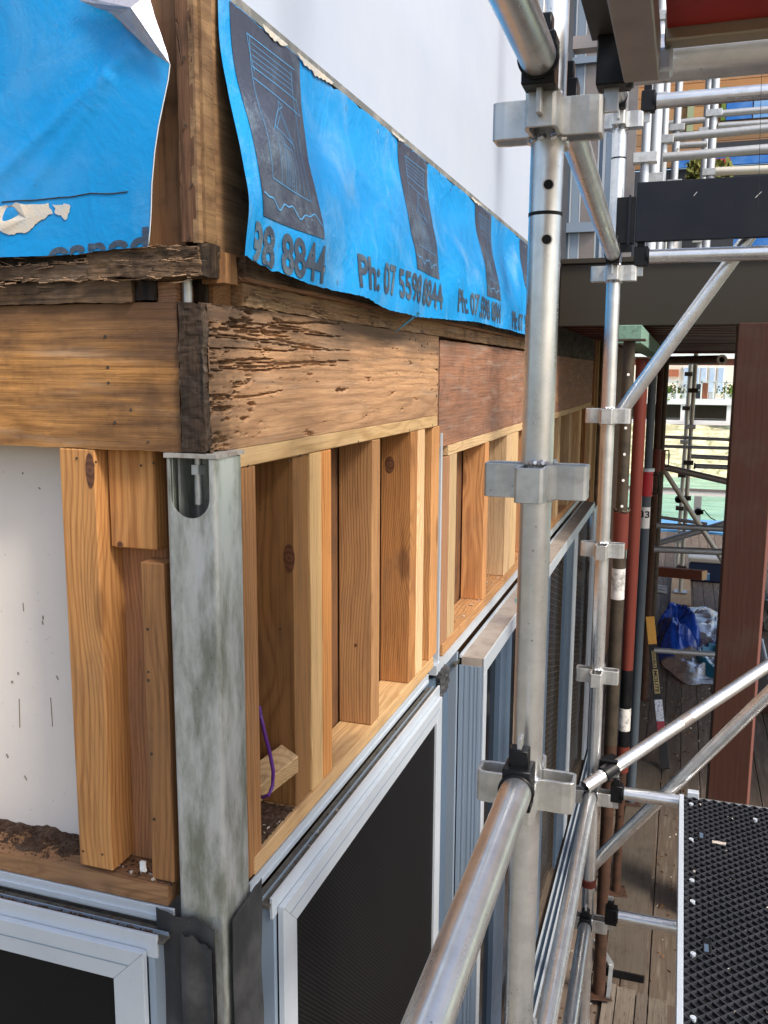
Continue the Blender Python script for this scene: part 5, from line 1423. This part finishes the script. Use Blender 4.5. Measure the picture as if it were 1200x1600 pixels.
ftube('brown sloping tube crossing in front of the far poles', (1030,728), (1160,758), fy-1.5, fy-1.5, .04, M_graym)
ftube('cream diagonal tube descending toward the cool box', (1036,732), (1140,893), fy-1.2, fy-1.2, .032, M_tubeCream)
ftube('grey diagonal tube rising right above the blue pool edge', (1020,851), (1160,810), fy-.2, fy-.2, .045, M_tubeFar)
ftube('thin tube with a clamp in front of the green water', (1025,807), (1105,819), fy-.3, fy-.3, .024, M_graym)
ftube('near horizontal guard tube in front of the green water', (1024,821), (1160,828), 7.5, 7.5, .028)
ftube('near horizontal guard tube above the cool box', (1022,858), (1160,864), 7.0, 7.0, .030)
ftube('horizontal guard tube over the blue tarpaulin', (1022,1016), (1150,1025), 6.2, 6.2, .022)
ftube('open ended tube under the soffit, with a white rim', (1037,563), (1128,562), 9.5, 8.3, .045, M_graym)
MB_ = P(1128, 562, 1, 8.3)
tag(MB().tube(P(1126.5,562.1,1,8.32), P(1128.5,562,1,8.28), .05, 18, inner=.03).build('tube_rim', M_whitef, smooth=40), 'white rim ring on the open tube end beneath the soffit', 'ring')
ftube('short pale tube lying on the deck left of the sole timber', (1020,916), (1042,920), 10.6, 10.6, .03, M_tubeZ)
ftube('short dark tube lying on the deck just below the pale one', (1020,922), (1042,926), 10.2, 10.2, .035, M_tubeFar)
for q, yy in (((1091,800), fy-.2), ((1060,781), fy-.2)):
    c_ = P(*q, 1, yy); tag(MB().tube(c_, c_+Vector((0,.12,0)), .05, 10).box(c_.x-.02, c_.x+.07, c_.y, c_.y+.1, c_.z-.03, c_.z+.02).build('black_coupler', M_black, bevel=.004), 'small black scaffold coupler ' + ('hanging on a cord over green water' if q[0] > 1080 else 'on the left far pole'), 'coupler')
c_ = P(1093, 797, 1, fy-.2); pts = [P(*q, 1, fy-.2) for q in ((1094,798),(1100,797),(1105,803),(1110,809),(1118,813))]
tag(MB().path(pts, .008, 6).build('dangling_cord', M_black), 'thin dark cord trailing from the hanging coupler', 'cord')

# tarp and foil heap
c_ = on(1085, 1005)
t0, t1 = on(1030, 1020), on(1130, 1030)
def crump(cx, cy, rx, ry, h, seed, nu=46):
    def fn(u, v):
        a = 2*u-1; b = 2*v-1
        X_ = a*math.sqrt(1-b*b/2); Y_ = b*math.sqrt(1-a*a/2); r2 = X_*X_+Y_*Y_
        x_ = cx+rx*X_*(1+.15*noise.noise(Vector((X_*1.5, Y_*1.5, seed)))); y_ = cy+ry*Y_*(1+.2*noise.noise(Vector((X_*1.5, Y_*1.5, seed+4))))
        q = Vector((x_*3.6, y_*2.6, seed)); q += Vector((noise.noise(q*.8), noise.noise(q*.8+Vector((3,3,3))), 0))*.8
        a1 = 1-abs(noise.noise(q))*2.4; a2 = 1-abs(noise.noise(q*2.1))*2
        return Vector((x_, y_, max(.006, .01+h*(1-r2**2)*(.30+.55*a1+.18*a2))))
    return MB().grid(fn, nu, nu)
a_ = on(1055, 1015); b_ = on(1105, 1012); wdx = (on(1125,1010)-on(1028,1010)).x
o = crump(a_.x+.02*wdx, a_.y+.25, wdx*.42, .95, .42, 5).build('tarpaulin', M_tarp, smooth=14, solid=.003); tag(o, 'crumpled glossy blue tarpaulin heaped on the deck', 'tarpaulin')
o = crump(b_.x-.10, b_.y+.2, wdx*.72, 1.6, .20, 9).build('foil_sheet', M_foil, smooth=12, solid=.003); tag(o, 'crumpled silver foil insulation spread beside the blue tarpaulin', 'foil sheet')
o = crump(on(1112,1040).x, on(1112,1040).y, wdx*.34, .5, .2, 15).build('wrap_scrap', M_teal, smooth=14, solid=.003); tag(o, 'dark teal wrap scrap folded at the front of the foil heap', 'wrap scrap')
# tall carton leaning by the grey prop
cy_ = 6.35
def cpt(px, py): return P(px, py, 1, cy_)
q = [cpt(1009,963), cpt(1022,966), cpt(1035,1105), cpt(1021,1103)]
ct = thing('long_carton', 'tall narrow black carton with an orange top and gold print leaning by the props', 'carton', cpt(1040,1200))
ax0, ax1 = (q[0]+q[1])/2, (q[2]+q[3])/2; dd = (ax1-ax0)
side = Vector((1,0,0)); dd_n = dd.normalized(); wd = (q[1]-q[0]).length
foot = on(1042, 1205); foot = Vector((foot.x, foot.y, 0.0))
# lean from top point to its foot on the deck
top = ax0; foot = Vector((P(1040,1190,1,cy_-.55).x, cy_-.55, .04))
L = (foot-top).length; dn = (foot-top).normalized()
def car(t0, t1, ww, th, mat, nm, off=0):
    p0 = top+dn*L*t0; p1 = top+dn*L*t1
    nrm = dn.cross(side).normalized()
    if nrm.y > 0: nrm = -nrm
    m2 = MB().bar(p0+nrm*off, p1+nrm*off, ww, th, up=nrm); return m2.build(nm, mat, ct, bevel=.002 if th > .01 else 0)
car(0, .19, wd, .07, M_orange, 'top_end'); car(.1905, .999, wd, .07, M_blackc, 'body')
car(.235, .35, wd*.42, .001, M_gold, 'print_panel', .0362); car(.36, .52, wd*.62, .001, M_gold, 'print_panel', .0362)
car(.56, .70, wd*.88, .001, M_label, 'white_label', .0362); car(.701, .76, wd*.88, .001, M_redlab, 'red_label', .0362); car(.77, .81, wd*.88, .001, M_lime, 'lime_label', .0362)
nrm = dn.cross(side).normalized(); nrm = -nrm if nrm.y > 0 else nrm
for body, ta, tb, wf, mt in (('DOUBLE', .24, .345, .34, M_blackc), ('MOLITE', .368, .512, .5, M_blackc)):
    bm = text_mesh(body, 1.0); wx = max(v.co.x for v in bm.verts)
    acr = -side if True else side
    bm_finish(bm, 'lettering', mt, ct, lambda c_: top+dn*L*(ta+(tb-ta)*c_.x/wx)+side*((c_.y/.72-.5)*wd*wf*.8)+nrm*.0374)
# thin black bracket and leaf litter on deck
heap('deck_leaf_litter', lambda: (random.uniform(.25, 1.2), random.uniform(2.4, 9.0), .004), 650, .012, 21, paint('brown_litter', (.16,.085,.045), .9, .1, .8, (.06,.035,.02), 20), 'brown leaf and bark litter scattered over the deck boards')
heap('deck_chips', lambda: (random.uniform(.15, 1.2), random.uniform(1.6, 8.0), .004), 260, .008, 22, M_chip, 'small pale paint chips scattered on the deck')
heap('deck_chips_near', lambda: (random.uniform(.18, .5), random.uniform(1.2, 3.4), .006), 70, .017, 23, M_chip, 'larger pale plaster chips on the deck near the sliding door track')
tag(MB().bar(on(955,1510,.05), on(930,1470,.05), .03, .03).bar(on(955,1510,.05), on(950,1560,.05), .02, .02).build('steel_angle', M_tubeFar), 'short galvanised angle lying behind the nearest prop foot', 'bracket')
# red strap round second pole
z_ = P(925, 1380, 1, S2Y).z
tag(MB().tube((s2x(z_), S2Y, z_-.012), (s2x(z_), S2Y, z_+.006), RT+.003, 30).tube((s2x(z_), S2Y, z_+.009), (s2x(z_), S2Y, z_+.018), RT+.004, 30).build('red_strap', M_redp, smooth=40), 'red plastic band wrapped round the second pole near the bottom', 'strap')
# debris at right of the post
c_ = on(1192, 985); 
tag(MB().tube(on(1189,1000,.3), on(1203,1060,.05), .025, 14).build('short_tube', M_aluW, smooth=40), 'pale tube end leaning beyond the brown post at right edge', 'tube')
tag(MB().roughbox(c_.x-.05, c_.x+.6, c_.y, c_.y+.5, .0, .35, seg=.08, amp=.06).build('rubbish_pile', M_darkplate), 'dark pile of building rubbish beyond the brown post', 'rubbish')
a_ = on(1190, 1115); tag(B(a_.x-.1, a_.x+2.2, a_.y, a_.y+.09, .002, .09).build('floor_timber', M_postw, bevel=.003), 'brown timber length on the deck beyond the post', 'timber')
hdd = on(1128,1060)

# ------------------------------------------------------------------ pool fence / deck end
fz = thing('glass_fence', 'pool fence with white top rail, grey posts and clear panels at deck end', 'fence', (3, 17.3, 0))
zt_ = P(1100, 771, 1, 17.3).z; zl_ = P(1100, 858, 1, 17.3).z
B(-1, 9, 17.28, 17.34, zt_-.05, zt_+.02).build('top_rail', M_whitef, fz)
B(-1, 9, 17.27, 17.30, zt_+.03, zt_+.09).build('upper_rail', M_graym, fz)
for px_ in (1088, 1140, 1230, 1330): 
    xx = P(px_, 820, 1, 17.25).x; B(xx-.07, xx+.07, 17.2, 17.27, 0, zt_-.05).build('fence_post', M_tubeFar, fz)
pool = B(-1, 9, 17.42, 19.0, -.3, .02).build('pool_edge', M_poolblue, kind='structure')

# ------------------------------------------------------------------ house across the canal
HY = 40.0
def hz(py): return P(1100, py, 1, HY).z
def hx(px): return P(px, 620, 1, HY).x
fh = thing('waterfront_house', 'cream waterfront house with a planted balcony across the canal', 'house', (hx(1090), HY+3, 1))
hx0, hx1 = hx(985), hx(1300)
B(hx0-4, hx1, HY-.9, HY-.6, hz(673), hz(656)).build('garden_wall', M_whitef, fh)
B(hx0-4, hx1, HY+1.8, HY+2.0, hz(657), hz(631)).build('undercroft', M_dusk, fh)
for px_ in (1030, 1068, 1140, 1200): B(hx(px_)-.09, hx(px_)+.09, HY-.3, HY-.1, hz(657), hz(632)).build('column', M_whitef, fh)
B(hx0-4, hx1, HY-.4, HY+4, hz(632), hz(623)).build('balcony_slab', M_whitef, fh)
B(hx0-4, hx1, HY+2.2, HY+2.5, hz(623), hz(540)).build('wall', M_render, fh)
for px_ in (1066, 1082, 1094, 1108, 1122):
    f_ = B(hx(px_)-.03, hx(px_)+.27, HY+2.1, HY+2.19, hz(618), hz(572)).build('window', M_whitef, fh)
    B(hx(px_)+.02, hx(px_)+.24, HY+2.07, HY+2.1, hz(616), hz(574)).build('pane', M_curtain, f_)
B(hx(1042), hx(1058), HY+2.1, HY+2.19, hz(589), hz(577)).build('brick_vent', M_brick, fh)
B(hx0-4, hx1, HY-.4, HY-.35, hz(598), hz(596)).build('balcony_rail', M_whitef, fh)
for px_ in range(1000, 1290, 19):
    B(hx(px_)-.03, hx(px_)+.03, HY-.4, HY-.35, hz(623), hz(593 if px_ % 2 else 597)).build('baluster', M_whitef, fh)
B(hx0-4, hx1, HY-.8, HY-.5, hz(571), hz(561)).build('eave_beam', M_soff, fh)
B(hx0-4, hx1, HY-.9, HY-.7, hz(560), hz(500)).build('eave_fascia', M_whitef, fh)
B(hx(1145), hx(1153), HY-2.0, HY-1.8, -1.2, hz(560)).build('downpipe', M_whitef, fh)
random.seed(5)
GPp = 'potted plants on the balcony across the canal'
pots = ['leftmost', 'second', 'third', 'fourth', 'fifth', 'sixth']
for i, px_ in enumerate((1034, 1044, 1058, 1070, 1136, 1146)):
    t = thing('potted_plant', ['small white flowering', 'pale leafy', 'bushy yellow', 'white flowered', 'bright green', 'tall green'][i]+' plant in a pot on the far balcony', 'potted plant', (hx(px_), HY-.2, hz(623)), GPp)
    MB().tube((hx(px_), HY-.2, hz(623)), (hx(px_), HY-.2, hz(615)), .14, 12, r2=.2).build('pot', M_whitef, t)
    m2 = MB()
    for k in range(90):
        c_ = Vector((hx(px_)+random.gauss(0, .17), HY-.2+random.gauss(0, .1), hz(611)+random.gauss(0, .14))); a1 = Vector((random.gauss(0,1), random.gauss(0,1), random.gauss(0,1))).normalized()*.07; a2 = a1.orthogonal()*.6
        m2.add([c_-a1, c_+a2, c_+a1, c_-a2], [(0,1,2,3)])
    m2.build('foliage', [M_whitef, M_leafG, M_leafY, M_whitef, M_leafG, M_leafG][i], t)
for i, px_ in enumerate((1092, 1100, 1112)):
    tag(B(hx(px_)-.14, hx(px_)+.14, HY-.1, HY+.25, hz(623), hz([600, 598, 612][i])).build('balcony_chair', [M_darkfar, M_brick, M_whitef][i], bevel=.03), ['dark', 'reddish', 'white'][i]+' seat on the balcony across the canal', 'chair')

# ------------------------------------------------------------------ upper background: wing of the house with timber cladding and wraps
UY = 10.6
def ux(px, py=250): return P(px, py, 1, UY).x
def uz(py, px=1100): return P(px, py, 1, UY).z
wg = thing('rear_wing', 'rear house wing with orange timber cladding and blue wrap, seen between scaffold rails', 'building', (3, UY, 3.8))
B(ux(985), 9, UY, UY+.2, 3.8, uz(262)).build('lower_wall', M_darkfar, wg)
zz = uz(262); 
z_ = uz(258)
while z_ < 9:
    B(ux(985), 9, UY+.02, UY+.1, z_, z_+.13).build('cladding_board', M_clad, wg); z_ += .136
B(ux(1105), 9, UY-.06, UY, uz(247), uz(226)).build('dark_band', M_darkfar, wg)
B(ux(1130), ux(1170), UY-.05, UY-.01, uz(192), uz(150)).build('wrap_panel', M_wrapFar, wg)
B(ux(1172), ux(1215), UY-.05, UY-.01, uz(192), uz(150)).build('wrap_panel', paint('pale_blue_wrap', (.16,.38,.75), .5, .4, .5, (.5,.6,.7), 4), wg)
B(ux(1070), ux(1080), UY-.05, UY-.01, uz(205), uz(140)).build('window_trim', paint('green_tape', (.35,.42,.25), .6), wg)
B(ux(1122), ux(1129), UY-.05, UY-.01, uz(192), uz(140)).build('window_trim', M_leafG, wg)
B(ux(1050), 9, UY-.07, UY-.02, uz(262), uz(250)).build('blue_strip', M_wrapFar, wg)
B(ux(1112), ux(1141), UY-.09, UY-.071, uz(260), uz(252)).build('red_strip', M_redbright, wg)
B(ux(1040), ux(1075), UY-.3, UY-.1, uz(408), uz(372)).build('white_window', M_whitef, wg)
B(ux(1076), 9, UY-.12, UY-.08, uz(408), uz(372)).build('wrap_lower', M_wrapFar, wg)
for px_ in (1052, 1076, 1096):
    B(ux(px_)-.03, ux(px_)+.05, UY-.32, UY-.31, uz(408), uz(372)).build('window_bar', M_whitef, wg)
GU = 'scaffold poles of the upper rear lift'
for i, (px_, yy, r, lab) in enumerate(((1008, 4.6, .026, 'white scaffold pole right beside the second pole, upper'), (1022, 5.2, .04, 'thick white pole pair next to the upper second pole'), (1036, 6.3, .028, 'white pole third from left behind toe board'), (1055, 8.0, .034, 'narrow white pole in front of orange cladding'), (1101, 8.2, .034, 'left of the paired poles in front of blue wrap'), (1111, 7.6, .036, 'right of the paired poles in front of blue wrap'))):
    x_ = P(px_, 250, 1, yy).x
    t = thing('scaffold_standard', lab, 'scaffold pole', (x_, yy, 3.8), GU)
    MB().tube((x_, yy, zf1+.03), (x_, yy, 8), r, 18).build('tube', paint('bright_zinc_%d' % i, (.62,.66,.70), .4, .5, .2, metalc=.4), t, smooth=40)
    for zc in (4.4, 4.9, 5.4, 5.9, 6.4):
        MB().box(x_-.07, x_+.07, yy-.05, yy+.03, zc, zc+.06).build('v_pressing', M_cup, t, bevel=.003)
GR = 'guard rails of the upper rear lift'
for i, (q0, q1, yy, r) in enumerate((((1040,194),(1110,186),8.2,.03), ((1122,178),(1215,170),7.6,.03), ((1122,197),(1215,191),7.6,.03), ((1052,215),(1215,199),7.0,.034), ((1052,228),(1105,225),8.1,.03), ((1036,246),(1215,231),6.2,.034), ((1118,268),(1215,264),7.4,.036), ((1060,232),(1050,250),7.9,.01))):
    a_ = P(*q0, 1, yy); b_ = P(*q1, 1, yy)
    t = thing('guard_rail', ['upper left rail crossing the orange cladding', 'topmost rail in front of blue wrap panels', 'rail under the blue wrap panels', 'long rail across cladding, fourth from top', 'short rail left of the paired poles', 'long rail with cobwebs just above toe board', 'lowest white rail above the black toe board', 'tiny sloping wire tie'][i], 'scaffold tube', a_, GR)
    MB().tube(a_, b_, r, 14).build('tube', M_tubeFar if i < 6 else M_tubeCream, t, smooth=40)
random.seed(9)
m2 = MB()
for k in range(500):
    c_ = P(random.triangular(1072, 1150, 1095), random.uniform(255, 285), 1, 8.6)+Vector((0, random.uniform(-.2,.2), 0)); a1 = Vector((random.gauss(0,1), random.gauss(0,1), random.gauss(0,1))).normalized()*.045; a2 = a1.orthogonal()*.5
    m2.add([c_-a1, c_+a2, c_+a1, c_-a2], [(0,1,2,3)])
sh = thing('potted_shrub', 'yellowing shrub in a planter behind the black toe board', 'shrub', (P(1100,290,1,8.6).x, 8.6, zf1))
m2.build('foliage', M_leafY, sh)
MB().box(P(1070,290,1,8.6).x, P(1150,290,1,8.6).x, 8.4, 8.8, zf1+.03, P(1100,285,1,8.6).z-.05).build('planter', M_darkfar, sh)
